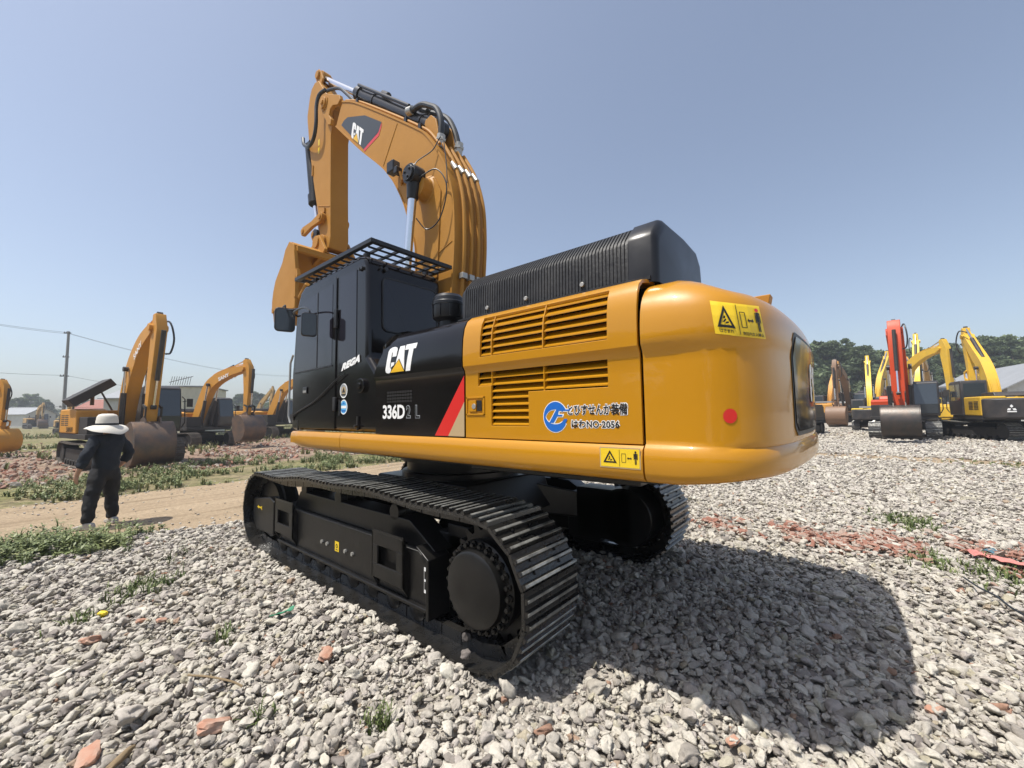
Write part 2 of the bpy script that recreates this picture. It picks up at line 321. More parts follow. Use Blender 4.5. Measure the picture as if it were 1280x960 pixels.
def scatter(name,pts,sizes,group,nvar,label=None,tilt=.4,zs=None):
    n=len(pts); me=bpy.data.meshes.new(name); me.vertices.add(n)
    co=np.zeros((n,3),np.float32); co[:,:2]=pts; co[:,2]=zs if zs is not None else 0; me.vertices.foreach_set('co',co.ravel())
    a=me.attributes.new('var','INT','POINT'); a.data.foreach_set('value',rng.integers(0,nvar,n).astype(np.int32))
    s=np.repeat(sizes[:,None],3,1)*rng.uniform(.8,1.25,(n,3)); a=me.attributes.new('size','FLOAT_VECTOR','POINT'); a.data.foreach_set('vector',s.astype(np.float32).ravel())
    t=np.stack([rng.normal(0,tilt,n),rng.normal(0,tilt,n),rng.uniform(0,6.283,n)],1); a=me.attributes.new('turn','FLOAT_VECTOR','POINT'); a.data.foreach_set('vector',t.astype(np.float32).ravel())
    o=bpy.data.objects.new(name,me); COL.objects.link(o); md=o.modifiers.new('stones','NODES'); md.node_group=group; o['kind']='stuff'
    if label: o['label']=label; o['category']='gravel'
    return o
camxy=np.array([CAM.x,CAM.y]); fwd2=np.array([math.cos(YAW),math.sin(YAW)]); rt2=np.array([math.sin(YAW),-math.cos(YAW)])
def in_view(P,marg=.12,near=1.0):
    d=P-camxy; z=d@fwd2; x=d@rt2; return (z>near)&(np.abs(x)<z*(1.265+marg)+.4)
def sector(n,r0,r1,half=R(56)):
    r=np.sqrt(rng.uniform(r0*r0,r1*r1,n)); a=YAW+rng.uniform(-half,half,n); return camxy+np.stack([r*np.cos(a),r*np.sin(a)],1)
def nz(P,s,o=0): return np.array([noise.noise((x*s,y*s,o)) for x,y in P])
def on_gravel(P):
    x,y=P[:,0],P[:,1]; wob=nz(P,.9,3)*.35
    road=(x>np.where(y>1,4.15+(y-1.1)*.3,4.2)+wob)&(x<400)
    pth=(y<-14.9+wob*2)&(y>-16.6+wob*2)&(rng.uniform(0,1,len(x))>.12)
    return ~road&~pth
G1=rock_group('stone_shapes',SM,14,3,11); G2=rock_group('brick_shapes',BRM,8,2,23,(1,.8,.6),.3)
def build_gravel():
    # near: sorted by distance; sizes lognormal, heavy overlap so the bed is closed
    allp=[];alls=[];allz=[]
    for r0,r1,den,med,sg in ((1.0,5.0,500,.058,.33),(1.0,5.0,950,.032,.25),(5,10,440,.058,.31),(5,10,330,.036,.25),(10,18,250,.068,.3),(18,30,110,.09,.3),(30,46,32,.125,.3)):
        area=R(56)*(r1*r1-r0*r0); n=int(area*den); P=sector(n,r0,r1); P=P[on_gravel(P)&in_view(P)]
        s=np.exp(rng.normal(math.log(med),sg,len(P))).clip(.02,.19); z=rng.normal(0,.14,len(P))*s+ .12*s
        big=med>.05; z+= (.012 if big else 0.0)
        allp.append(P);alls.append(s);allz.append(z)
    P=np.concatenate(allp);s=np.concatenate(alls);z=np.concatenate(allz)
    # the bed is uneven: gentle mounds
    z+=.03*nz(P,.55,1)+.02*nz(P,1.7,2)
    # keep stones from poking through the shoes
    x,y=P[:,0],P[:,1]; un=(x>-1.9)&(x<2.45)&(((y>.88)&(y<1.49))|((y>-1.66)&(y<-1.06))); z[un]=-.05; s[un]=np.minimum(s[un],.07); s[(x>-2.35)&(x<=-1.9)&(np.abs(y-1.2)<.32)]*=.8
    k=(np.abs(y-1.50)<.10)&(x>-2.1)&(x<2.5)&(y>1.49); z[k]+=.015
    return P,s,z
P_,s_,z_=build_gravel()
scatter('gravel',P_,s_,G1,14,'pale crushed stone spread thickly over the yard','gravel' and .38,z_)
# brick rubble: the band behind the road, a strip to the right
n=15000; P=np.stack([12.8+rng.exponential(6,n),rng.uniform(-26,16,n)],1); P=P[in_view(P)&(P[:,0]<45)]; dn=nz(P,.35,8); P=P[dn>-.08-.02*(P[:,0]-12.8)]
s=np.exp(rng.normal(math.log(.11),.45,len(P))).clip(.04,.36)
a1=scatter('rubble',P,s,G2,8,'broken red brick and stone rubble beyond the dirt road',.6,rng.uniform(-.02,.06,len(P))); a1['category']='rubble'
n=2600; t=rng.uniform(0,1,n)**.9; c=np.stack([-2.1-t*3.9,-3.45-.15*t+.5*np.sin(t*9)*.2],1); P=c+rng.normal(0,1,(n,2))*np.array([.16,.20])[None]*(1+1.2*t[:,None]); P=P[nz(P,1.6,4)>-.1]
s=np.exp(rng.normal(math.log(.062),.4,len(P))).clip(.02,.15)
BR2=stone_mat('red_brick_chips',[(0,(.30,.14,.10)),(.3,(.37,.19,.14)),(.5,(.41,.27,.21)),(.7,(.46,.40,.34)),(1,(.34,.17,.12))])
G3=rock_group('chip_shapes',BR2,8,2,31,(1.2,.8,.4),.3)
a2=scatter('brick_rubble',P,s,G3,8,'red brick chips strewn in a strip across the gravel at the right',.4,.045+rng.uniform(-.01,.02,len(P))); a2['category']='rubble'

HZ=bpy.data.materials.new('air_haze'); HZ.use_nodes=True; nt=HZ.node_tree; nt.nodes.remove(nt.nodes['Principled BSDF']); pv=nt.nodes.new('ShaderNodeVolumePrincipled'); pv.inputs['Color'].default_value=(.86,.90,.95,1); pv.inputs['Density'].default_value=.0013; pv.inputs['Anisotropy'].default_value=.3; nt.links.new(pv.outputs[0],nt.nodes['Material Output'].inputs['Volume'])
mb=MB(); mb.box(-420,420,-420,420,-1.2,24); hz=mb.obj('haze',HZ,ang=0); hz['kind']='stuff'
sc.cycles.volume_bounces=0; sc.cycles.max_bounces=8

n=5200; P=np.stack([rng.uniform(4.0,9.6,n),rng.uniform(-16,9,n)],1); P=P[in_view(P)]; e=np.minimum(np.abs(P[:,0]-4.3),np.abs(P[:,0]-9.2)); P=P[rng.uniform(0,1,len(P))<np.exp(-e*1.5)+.10]
p3_=scatter('pebbles',P,np.exp(rng.normal(math.log(.035),.4,len(P))).clip(.012,.09),G1,14,'loose pebbles scattered along the edges of the dirt road',.4,.006+0*P[:,0]); p3_['category']='pebbles'
# ================================================================== THE EXCAVATOR
EX=thing('crawler_excavator','large yellow and black crawler excavator with raised arm, parked on the pale gravel','excavator',(0,0,0),group=None)
# ---- tracks
def track_path(xr,xf,zr,zf,rr,rf,sag,n=400):
    """closed centre line of the plates, clockwise seen from +y: bottom towards front, up, back along the top"""
    pts=[]
    for i in range(41):
        q=R(270-180*i/40); pts.append((xr+rr*math.cos(q),zr+rr*math.sin(q)))          # rear, bottom to top
    for i in range(1,60):
        t=i/60; z=(zr+rr)*(1-t)+(zf+rf)*t; pts.append((xr*(1-t)+xf*t, z+sag(t)))
    for i in range(41):
        q=R(90-180*i/40); pts.append((xf+rf*math.cos(q),zf+rf*math.sin(q)))
    for i in range(1,30):
        t=i/30; pts.append((xf*(1-t)+xr*t,(zf-rf)*(1-t)+(zr-rr)*t))
    return pts
def resample(pts,n):
    P=pts+[pts[0]]; L=[0]
    for a,b in zip(P,P[1:]): L.append(L[-1]+math.dist(a,b))
    out=[];k=0
    for i in range(n):
        s=L[-1]*i/n
        while L[k+1]<s: k+=1
        t=(s-L[k])/(L[k+1]-L[k]); out.append((P[k][0]*(1-t)+P[k+1][0]*t,P[k][1]*(1-t)+P[k+1][1]*t))
    return out,L[-1]
def belt(mb,pts,n,y0,y1,ribs=3,plate=.012,rib=.032,chain=True,jit=0):
    C,L=resample(pts,n); pit=L/n
    for i in range(n):
        a=Vector((C[i][0],0,C[i][1])); b=Vector((C[(i+1)%n][0],0,C[(i+1)%n][1])); t=(b-a).normalized(); nrm=Vector((-t.z,0,t.x))
        m=(a+b)/2
        Mx=Matrix(((t.x,0,nrm.x,m.x),(0,1,0,0),(t.z,0,nrm.z,m.z),(0,0,0,1)))
        h=pit*.5*1.02
        mb.cur=0; mb.prism([(-h,-plate),(h,-plate),(h,plate),(-h*.9,plate)],y0,y1,M_=Mx)
        for r in range(ribs):
            u=-h+(r+.35)*2*h/ribs*.98; hh=rib*(1. if r else 1.12)
            w=.013
            mb.cur=0; mb.prism([(u-w*1.5,plate),(u+w*1.5,plate),(u+w*.8,hh),(u-w*.8,hh)],y0+.004,y1-.004,M_=Mx)
            mb.cur=1; mb.prism([(u-w*.8,hh),(u+w*.8,hh),(u+w*.6,hh+.004),(u-w*.6,hh+.004)],y0+.006+jit*random.random(),y1-.006-jit*random.random(),M_=Mx)
        if chain:
            mb.cur=0
            for yy in ((y0+y1)/2-.11,(y0+y1)/2+.11):
                mb.box(-h*.93,h*.93,yy-.03,yy+.03,-.10,-plate,Mx)
            ym=(y0+y1)/2
            mb.tube([Mx@Vector((-h,ym-.13,-.055)),Mx@Vector((-h,ym+.13,-.055))],.032,8)
            for yy in (y0+.16,y1-.16):     # shoe bolts
                for xx in (-h*.35,h*.35): mb.tube([Mx@Vector((xx,yy,plate)),Mx@Vector((xx,yy,plate+.012))],.014,6)
XR,XF=-1.755,2.285
sag=lambda t: .055*math.sin(math.pi*min(1,t*1.15)) + .012*math.cos(t*6*math.pi) - .012
TP=track_path(XR,XF,.535,.505,.50,.475,sag)
for sgn,yo in ((1,1.49),(-1,-1.66)):
    yi=yo-sgn*.60; y0,y1=min(yo,yi),max(yo,yi); ym=(y0+y1)/2
    mb=MB(); belt(mb,TP,49,y0,y1,jit=.02); mb.obj('track_belt',[M['trk'],M['worn_glint']],EX,ang=30)
    f=MB()                                   # roller frame: box with sloping top and bevelled rear end
    fo=ym+sgn*.18; fi=ym-sgn*.20; a,b=min(fo,fi),max(fo,fi)
    f.prism([(-1.20,.23),(1.60,.23),(1.95,.30),(1.95,.62),(1.5,.64),(-1.06,.64),(-1.24,.50)],a,b)
    f.prism([(1.75,.20),(-1.2,.20),(-1.2,.23),(1.75,.23)],fo-sgn*.03,fo+sgn*.04)          # lower flange
    f.prism([(-1.20,.642),(1.5,.642),(1.35,.84),(-.85,.84)],ym-.12,ym+.12)
    f.prism([(-1.24,.15),(-1.205,.15),(-1.205,.60),(-1.07,.69),(-1.10,.69),(-1.24,.61)],ym,fo+sgn*.045)   # end plate
    fr=f.obj('track_frame',M['frm'],EX,bevel=.008)
    for x in (.62,.50,.12,-.02): bl=MB(); bl.tube([(x,fo,.40),(x,fo+sgn*.018,.40)],.020,6); bl.obj('bolt',M['zinc'],fr)
    if sgn==1:
        fl=Flat(side(.34,.36,fo)); fl.rect(0,0,.085,.10,M['warn'],.003); fl.ring(.042,.055,.012,.02,M['black'],.005,n=12); fl.rect(.02,.015,.065,.022,M['black'],.005); fl.obj('square_sticker',fr)
        fl=Flat(side(-1.135,.33,fo+.0)); fl.rect(0,0,.035,.20,M['white'],.003); fl.rect(.005,.03,.03,.09,M['black'],.005); fl.rect(.005,.11,.03,.17,M['black'],.005); fl.obj('tall_sticker',fr)
    # step boxes with a square window
    for xa,xb in ((1.26,1.79),(-.93,-.455)):
        s=MB(); yy0,yy1=fo+sgn*.0,yo-sgn*.06
        oz0,oz1=.32,.74; t=.045; wz0,wz1=.44,.60; wx0,wx1=xa+.10,xb-.09
        A,B=min(yy1-sgn*.02,yy1),max(yy1-sgn*.02,yy1)
        s.box(xa,xb,A,B,oz0,wz0); s.box(xa,xb,A,B,wz1,oz1-.03); s.box(xa,wx0,A,B,wz0,wz1); s.box(wx1,xb,A,B,wz0,wz1)
        for xx in (xa,xb-.02):
            s.prism([(yy0,.22),(yy1,oz0),(yy1,oz1),(yy0,oz1-.14)],xx,xx+.02,ax='x')
        s.prism([(yy0,oz1-.16),(yy1,oz1-.03),(yy1,oz1-.005),(yy0,oz1-.13)],xa+.02,xb-.02,ax='x')
        s.obj('step_box',M['frm'],fr,bevel=.005)
    g=MB()                                   # idler yoke cover with arrow
    g.prism([(1.90,.24),(2.48,.22),(2.62,.34),(2.63,.62),(2.05,.70),(1.90,.66)],fo-sgn*.10,fo+sgn*.035)
    ig=g.obj('idler_guard',M['frm'],fr,bevel=.015)
    if sgn==1:
        fl=Flat(side(2.46,.50,fo+.035)); Y=M['warn']
        fl.poly([(0,.03),(.05,.055),(.05,.005)],Y,.004); fl.rect(.05,.02,.13,.04,Y,.004); fl.poly([(.12,.03),(.17,.0),(.175,.02),(.155,.03),(.175,.04),(.17,.06)],Y,.004); fl.obj('arrow_sticker',fr)
    for x in np.linspace(-1.0,1.75,9):       # lower rollers
        r=MB(); r.lathe((0,0,0),[(.06,-.18),(.105,-.15),(.105,-.10),(.085,-.09),(.085,.09),(.105,.10),(.105,.15),(.06,.18)],18,Matrix.Rotation(R(90),4,'X'))
        o=r.obj('track_roller',M['frm'],EX); o.location=(float(x),ym,.165)
    for x in (-.62,.42,1.25):                # carrier rollers
        r=MB(); r.lathe((0,0,0),[(.04,-.12),(.07,-.12),(.07,-.05),(.06,-.04),(.06,.04),(.07,.05),(.07,.10),(.04,.12)],18,Matrix.Rotation(R(90),4,'X')); r.box(-.05,.05,-.25,-.15,-.2,.05)
        o=r.obj('carrier_roller',M['frm'],EX); o.location=(x,ym,.875)
    i=MB(); i.lathe((0,0,0),[(.06,-.16),(.36,-.12),(.37,-.07),(.41,-.06),(.41,.06),(.37,.07),(.36,.12),(.12,.13),(.10,.18),(.04,.18)],36,Matrix.Rotation(R(90),4,'X'))
    o=i.obj('front_idler',M['frm'],EX); o.location=(XF,ym,.505)
    tm=MB(); A,B=sorted((ym-sgn*.06,yi-sgn*.10)); tm.cyl((XR,A,.535),(XR,B,.535),.33,28); tm.box(XR-.1,XR+.62,A,B,.25,.83); tm.box(XR+.3,XR+.75,min(A,B)+.03,max(A,B),.2,.75); tm.obj('travel_motor_guard',M['frm'],EX,bevel=.02)
    # sprocket and final drive
    s=MB(); n=23; prof=[]
    for k in range(n*4):
        q=2*math.pi*k/(n*4); rr=.415 if k%4 in (0,1) else .36; prof.append((XR+rr*math.cos(q),.535+rr*math.sin(q)))
    s.prism(prof,ym-.045,ym+.045)
    s.lathe((XR,ym,.535),[(.33,-.10),(.33,.0),(.30,.02),(.30,.14)],40,Matrix.Rotation(R(-90*sgn),4,'X'))
    sp=s.obj('drive_sprocket',M['frm'],EX,bevel=.004)
    c=MB(); Mx=Matrix.Rotation(R(-90*sgn),4,'X')
    c.lathe((XR,ym,.535),[(.30,.10),(.315,.12),(.315,.17),(.30,.185),(.262,.19),(.262,.225),(.255,.25),(.235,.262),(.10,.268),(.0,.268)],48,Mx)
    cv=c.obj('final_drive_cover',M['frm'],sp)
    b=MB()
    for k in range(26):
        q=2*math.pi*k/26; o=(XR+.288*math.cos(q),ym,.535+.288*math.sin(q)); b.lathe(o,[(.026,.18),(.026,.20),(.017,.20),(.017,.222),(.006,.226)],8,Mx)
    b.obj('bolt_ring',M['frm'],sp)
# ---- car body
b=MB()
b.prism([(-.95,.62),(.95,.62),(.8,1.02),(-.8,1.02)],-.75,.6)
for sx in (1,-1):
    for sy,ye in ((1,.95),(-1,-1.12)):
        b.add([(sx*.35,sy*.3-.08,.58),(sx*.75,sy*.3-.08,.58),(sx*1.25,ye,.42),(sx*.8,ye,.42),(sx*.35,sy*.3-.08,.98),(sx*.75,sy*.3-.08,.95),(sx*1.25,ye,.72),(sx*.8,ye,.75)],
              [(0,1,2,3),(4,7,6,5),(0,4,5,1),(1,5,6,2),(2,6,7,3),(3,7,4,0)])
b.obj('carbody',M['frm'],EX,bevel=.02)
b=MB(); b.lathe((0,-.08,1.0),[(.72,0),(.72,.08),(.66,.09),(.66,.2),(.74,.21),(.74,.30)],48); b.obj('swing_bearing',M['frm'],EX)
# ---- platform
b=MB(); b.box(-3.05,1.45,-1.30,1.30,1.36,1.46); b.box(-2.9,1.3,-.45,.45,1.26,1.36); b.box(-2.8,-1.3,-1.0,1.0,1.28,1.36)
b.obj('upper_platform',M['frm'],EX,bevel=.01)
# ---- side skirts
def skirt_prof(s): return [(s*1.26,1.375),(s*1.335,1.375),(s*1.366,1.395),(s*1.378,1.43),(s*1.380,1.50),(s*1.374,1.545),(s*1.352,1.566),(s*1.26,1.568)]
for s in (1,-1):
    m=MB()
    xs=[-2.975,-2.5,-2.0,-1.5,-1.0,-.5,.0,.26]; P=skirt_prof(s)
    m.grid([[(x,y,z) for y,z in P] for x in xs],True); m.f.append(tuple(range(len(P)-1,-1,-1)));m.m.append(0); k=len(m.v)-len(P); m.f.append(tuple(range(k,k+len(P)))); m.m.append(0)
    sk=m.obj('side_skirt',M['yel'],EX,ang=40)
    m=MB(); xs=[.268,.8,1.3,1.50,1.54]; P2=[(y-(0 if x<1.45 else 0),z) for y,z in P]
    rows=[]
    for x in xs:
        k=1 if x<1.52 else .97
        rows.append([(x,y*k,z if z>1.42 else z+(0.0 if x<1.3 else (x-1.3)*.25)) for y,z in P])
    m.grid(rows,True); kk=len(P); m.f.append(tuple(range(kk-1,-1,-1)));m.m.append(0); k=len(m.v)-kk; m.f.append(tuple(range(k,k+kk))); m.m.append(0)
    m.obj('front_skirt',M['yel'],EX,ang=40)
    if s==1:
        fl=Flat(side(-2.735,1.448,1.3795)); B=M['black']; Y=M['warn']
        fl.rect(-.006,-.006,.231,.106,M['tanf'],.001,4,1); fl.rect(0,0,.225,.1,Y,.002)
        def warn_art(fl,W,H,l,tri=True):
            B=M['black']; hw=W/2
            c=[(hw*.14,H*.22),(hw*.86,H*.22),(hw*.5,H*.9)]; i=[(hw*.27,H*.30),(hw*.73,H*.30),(hw*.5,H*.74)]
            fl.vf(c+i,[(0,1,4,3),(1,2,5,4),(2,0,3,5)],B,l)
            fl.line((hw*.40,H*.38),(hw*.52,H*.48),H*.045,B,l); fl.line((hw*.50,H*.36),(hw*.62,H*.40),H*.05,B,l); fl.line((hw*.44,H*.50),(hw*.50,H*.58),H*.04,B,l); fl.disc(hw*.47,H*.53,H*.03,B,l,8)
            x=hw*1.12
            for a,b_ in (((x,H*.28),(x,H*.74)),((x+hw*.2,H*.28),(x+hw*.2,H*.74)),((x,H*.28),(x+hw*.2,H*.28)),((x,H*.74),(x+hw*.2,H*.74))): fl.line(a,b_,H*.022,B,l)
            x=hw*1.45
            fl.rect(x,H*.48,x+hw*.12,H*.53,B,l); fl.poly([(x-hw*.06,H*.505),(x+.001,H*.58),(x+.001,H*.43)],B,l); fl.poly([(x+hw*.18,H*.505),(x+hw*.12,H*.43),(x+hw*.12,H*.58)],B,l)
            x=hw*1.82
            fl.disc(x,H*.85,H*.055,B if not tri else M['red'],l,10); fl.rect(x-hw*.055,H*.5,x+hw*.055,H*.78,B,l); fl.rect(x-hw*.045,H*.2,x-hw*.008,H*.5,B,l); fl.rect(x+hw*.008,H*.2,x+hw*.045,H*.5,B,l)
            fl.rect(x-hw*.10,H*.46,x-hw*.065,H*.77,B,l); fl.rect(x+hw*.065,H*.46,x+hw*.10,H*.77,B,l)
            fl.rect(hw-H*.01,H*.05,hw+H*.01,H*.95,B,l)
        warn_art(fl,.225,.1,.0032,False); fl.obj('warning_sticker',sk)
# ---- side door panels: one section with a crease, holes skipped, thickness by solidify
DP=[(1.345,1.572),(1.345,2.045),(1.352,2.075),(1.372,2.105),(1.374,2.16),(1.372,2.24),(1.366,2.32),(1.350,2.40),(1.322,2.455),(1.275,2.492),(1.20,2.512),(1.08,2.52)]
ZS=[p[1] for p in DP]
def dy(z):
    for (y0,z0),(y1,z1) in zip(DP,DP[1:]):
        if z0<=z<=z1: return y0+(y1-y0)*(z-z0)/(z1-z0)
    return DP[-1][0]
def panel(name,mats,x0,x1,zbreaks,xbreaks,hole,s=1,crease=True,matf=None,parent=EX,front=None):
    zs=sorted(set([z for z in ZS]+list(zbreaks))); xs=sorted(set([x0,x1]+list(xbreaks)),reverse=True)
    V=[];F=[];MI=[]
    for x in xs:
        for z in zs:
            y=dy(z)
            if z==ZS[-1]: y=1.08
            V.append((x,y*s,z))
    n=len(zs)
    for i in range(len(xs)-1):
        for j in range(n-1):
            cx=(xs[i]+xs[i+1])/2; cz=(zs[j]+zs[j+1])/2
            if hole and hole(cx,cz): continue
            F.append((i*n+j,(i+1)*n+j,(i+1)*n+j+1,i*n+j+1) if s==1 else (i*n+j,i*n+j+1,(i+1)*n+j+1,(i+1)*n+j)); MI.append(0 if matf is None else matf(cx,cz))
    m=MB(); m.v=V; m.f=F; m.m=MI
    o=m.obj(name,mats,parent,ang=28,fix=False)
    so=o.modifiers.new('thick','SOLIDIFY'); so.thickness=.022; so.offset=-1
    bv=o.modifiers.new('bevel','BEVEL'); bv.width=.004; bv.segments=2; bv.limit_method='ANGLE'; bv.angle_limit=R(50); bv.harden_normals=True
    return o
def hole(x,z):
    if 2.160<z<2.455:
        t=(z-2.16)/.295; 
        return -2.79<x<-1.78
    if 1.950<z<2.048: return -2.774<x<-1.734
    if 1.892<z<1.950: return -2.774<x<-1.864
    if 1.662<z<1.892: return -2.198<x<-1.864
    return False
YD=panel('engine_door',[M['yel']],-1.598,-2.968,(1.662,1.892,1.950,2.048,2.160,2.455),(-1.734,-1.78,-1.864,-2.198,-2.774,-2.79,-2.4,-2.6),hole)
# louvres
def slat(m,xa,xb,z,y,dz=.045,dyy=.034,t=.0035):
    m.prism([(y-dyy,z+dz),(y-dyy+t,z+dz+t),(y-.002,z+.007),(y,z+.006),(y,z-.002),(y-.006,z-.002)],xa,xb,ax='x')
m=MB()
for k in range(6):
    z=2.168+k*.0505; y=dy(z+.01)-.006
    for xa,xb in ((-1.78,-1.885),(-1.895,-2.335),(-2.345,-2.79)): slat(m,xb,xa,z,y-.004,dz=.048,dyy=.062)
for x in (-1.890,-2.340): m.prism([(dy(2.158)-.004,2.158),(dy(2.25)-.002,2.25),(dy(2.35)-.002,2.35),(dy(2.458)-.002,2.458),(dy(2.458)-.03,2.458),(dy(2.25)-.03,2.25),(dy(2.158)-.03,2.158)],x-.004,x+.004,ax='x')
m.obj('upper_louvre_slats',M['yel'],YD,ang=40)
m=MB()
for z,xa,xb in ((2.004,-1.734,-2.774),(1.953,-1.734,-2.774),(1.903,-1.864,-2.774),(1.855,-1.864,-2.198),(1.807,-1.864,-2.198),(1.760,-1.864,-2.198),(1.713,-1.864,-2.198),(1.668,-1.864,-2.198)):
    slat(m,xb,xa,z,1.337,dz=.044,dyy=.058)
for x,za,zb in ((-1.868,1.95,2.048),(-2.325,1.892,2.048)): m.box(x-.004,x+.004,1.30,1.341,za,zb)
m.obj('lower_louvre_slats',M['yel'],YD,ang=40)
m=MB(); m.box(-2.85,-1.68,1.245,1.25,1.62,2.36); m.prism([(1.215,2.36),(1.02,2.47),(1.02,2.475),(1.22,2.365)],-2.85,-1.68,ax='x'); m.obj('dark_baffle',M['gap'],YD)
# latch
m=MB(); x0,x1,z0,z1=-1.800,-1.610,1.738,1.874; Y=1.345
for a,b_,c,d in ((x0,x1,z0,z0+.012),(x0,x1,z1-.012,z1),(x0,x0+.012,z0,z1),(x1-.012,x1,z0,z1)): m.box(a,b_,Y,Y+.007,c,d)
m.box(x0+.03,x1-.03,Y+.0005,Y+.004,z0+.03,z1-.03)
m.box(-1.72,-1.645,Y,Y+.013,1.765,1.848)
lt=m.obj('door_latch',M['yel'],YD,bevel=.003)
m=MB(); m.cyl((-1.700,Y+.010,1.803),(-1.700,Y+.017,1.803),.020,20); m.obj('lock',M['zinc'],YD,bevel=.002)
m=MB(); m.box(-1.772,-1.722,Y+.004,Y+.0055,1.768,1.846); m.obj('latch_recess',M['gap'],YD)
# dealer logo
fl=Flat(side(-2.322,1.625,1.345)); B=M['blue']; W=M['white']; K=M['black']
def cring(r0,r1,m_,l):
    fl.ring(.088,.098,r0,r1,m_,l,22,205); fl.ring(.088,.098,r0,r1,m_,l,205,345)
V=[];n=36
for i in range(n+1):
    q=R(28+304*i/n); t=abs(math.cos(q/2.)) ; ro=.094; w=.014+.034*abs(math.sin(q))
    V+=[(.088+(ro-w)*math.cos(q)*.93,.098+(ro-w)*math.sin(q)),(.088+ro*math.cos(q)*.93,.098+ro*math.sin(q))]
Vw=[]
for i in range(n+1):
    q=R(26+308*i/n); ro=.099; w=.024+.034*abs(math.sin(q))
    Vw+=[(.088+(ro-w)*math.cos(q)*.93,.098+(ro-w)*math.sin(q)),(.088+ro*math.cos(q)*.93,.098+ro*math.sin(q))]
Fq=[(2*i,2*i+1,2*i+3,2*i+2) for i in range(n)]
fl.vf(Vw,Fq,W,.0012); fl.vf(V,Fq,B,.0024)
def slant(pts,m_,l,g=0): fl.poly([(.03+a+.35*b,.05+b) for a,b in pts],m_,l)
slant([(.000,.005),(.05,.005),(.062,.045),(.10,.045),(.10,.066),(.068,.066),(.062,.078),(.145,.078),(.15,.098),(.03,.098)],W,.0016)
slant([(.008,.010),(.043,.010),(.056,.050),(.092,.050),(.092,.061),(.058,.061),(.056,.084),(.135,.084),(.138,.093),(.034,.093)],B,.0028)
slant([(.100,.008),(.130,.008),(.135,.035),(.11,.035)],B,.0028)
for b_,m_,l,e in ((.085,W,.0012,.0045),(.022,K,.0024,0)):
    fl.text('とひすせんか装備',.180-e,.106-e,.385+2*e,.066+2*e,m_,l,bold=b_,spacing=.97)
    fl.text('はわNO·2056',.205-e,.032-e,.310+2*e,.046+2*e,m_,l,bold=b_*1.15,spacing=1.08)
fl.obj('dealer_lettering',YD)
# ---- black middle panel
def xb(z):      # front edge sweeps forward going down
    return -.34
BD=panel('black_side_panel',[M['blk'],M['red'],M['tanf']],-.36,-1.588,(1.9,),(-.5,-.7,-.9,-1.1,-1.3,-1.45),None)
for v in BD.data.vertices:            # front edge leans back at the top as on the machine
    if v.co.x>-.40 and v.co.z>2.1: v.co.x-=min(.30,(v.co.z-2.1)**1.3*1.0)
fl=Flat(lambda u,v,l:(-.545-u,dy(2.127+v)+l,2.127+v))
class CurvedFlat(Flat): pass
# split long polygons follow the gently curved panel: lettering stands on a carrier plane fitted to it
y_a,y_b=dy(2.13),dy(2.36)
fl=Flat(lambda u,v,l:(-.560-u,dy(2.127+v)+l,2.127+v),(),[z-2.127 for z in ZS if 2.11<z<2.42])
cat_logo(fl,0,0,.475,.235,.003)
fl.obj('brand_lettering',BD)
fl=Flat(side(-.482,1.712,1.345)); 
fl.text('336D',0,0,.345,.130,M['white'],.002,bold=.03,spacing=.95)
fl.obj('model_lettering',BD); fl=Flat(side(-.482,1.712,1.345))
fl.text('2',.365,.005,.065,.115,M['greyf'],.0015,bold=.04); fl.text('2',.372,.012,.051,.101,M['blk'],.003,bold=.0)
fl.obj('model_lettering',BD); fl=Flat(side(-.482,1.712,1.345))
fl.text('L',.495,.005,.065,.115,M['greyf'],.0015,bold=.04); fl.text('L',.500,.010,.055,.105,M['blk'],.003,bold=.0)
fl.obj('model_lettering',BD)
fl=Flat(lambda u,v,l:(u,1.345+l,v))
fl.poly([(-1.238,1.578),(-1.585,2.040),(-1.585,1.84),(-1.400,1.578)],M['red'],.002)
fl.poly([(-1.400,1.578),(-1.585,1.84),(-1.585,1.578)],M['tanf'],.002)
fl.obj('stripe_film',BD)
m=MB()
for i in range(10):
    for j in range(4):
        x=-.552-i*.0385; z=1.962-j*.028
        m.box(x-.03,x,1.3452,1.3475,z-.019,z)
m.obj('vent_grid',M['gap'],BD)
# ---- left cab base side + cab
CAB=bpy.data.objects.new('cab',None); COL.objects.link(CAB); CAB.parent=EX
YC=1.30
m=MB(); m.prism([(-.355,1.575),(1.70,1.575),(1.72,2.28),(1.60,3.17),(1.51,3.33),(1.38,3.40),(.02,3.43),(-.07,3.40),(-.11,3.30),(-.13,2.35),(-.345,2.12)],.34,YC)
cs=m.obj('cab_shell',M['blk'],CAB,bevel=.055,seg=4)
# raised door leaf and fixed pane on the side
def frame_panel(m,poly,y,t): m.prism(poly,y,y+t)
m=MB(); m.prism([(.52,1.60),(1.62,1.60),(1.64,2.28),(1.56,3.02),(1.47,3.21),(1.36,3.255),(.52,3.30)],YC-.004,YC+.014); dr=m.obj('cab_door',M['blk'],CAB,bevel=.007)
m=MB(); m.prism([(.60,2.315),(1.565,2.30),(1.50,2.98),(1.41,3.14),(1.31,3.185),(.60,3.235)],YC+.0145,YC+.017); wp=m.obj('door_window',M['glass'],CAB)
m=MB(); m.box(.955,.975,YC+.017,YC+.021,2.31,3.21); m.prism([(.585,2.30),(1.58,2.285),(1.58,2.30),(.585,2.315)],YC+.0145,YC+.022); m.obj('sash_bar',M['rub'],CAB)
m=MB(); m.prism([(.09,2.30),(.45,2.21),(.45,3.285),(.10,3.29)],YC+.001,YC+.006); m.obj('rear_side_window',M['glass'],CAB,bevel=.002)
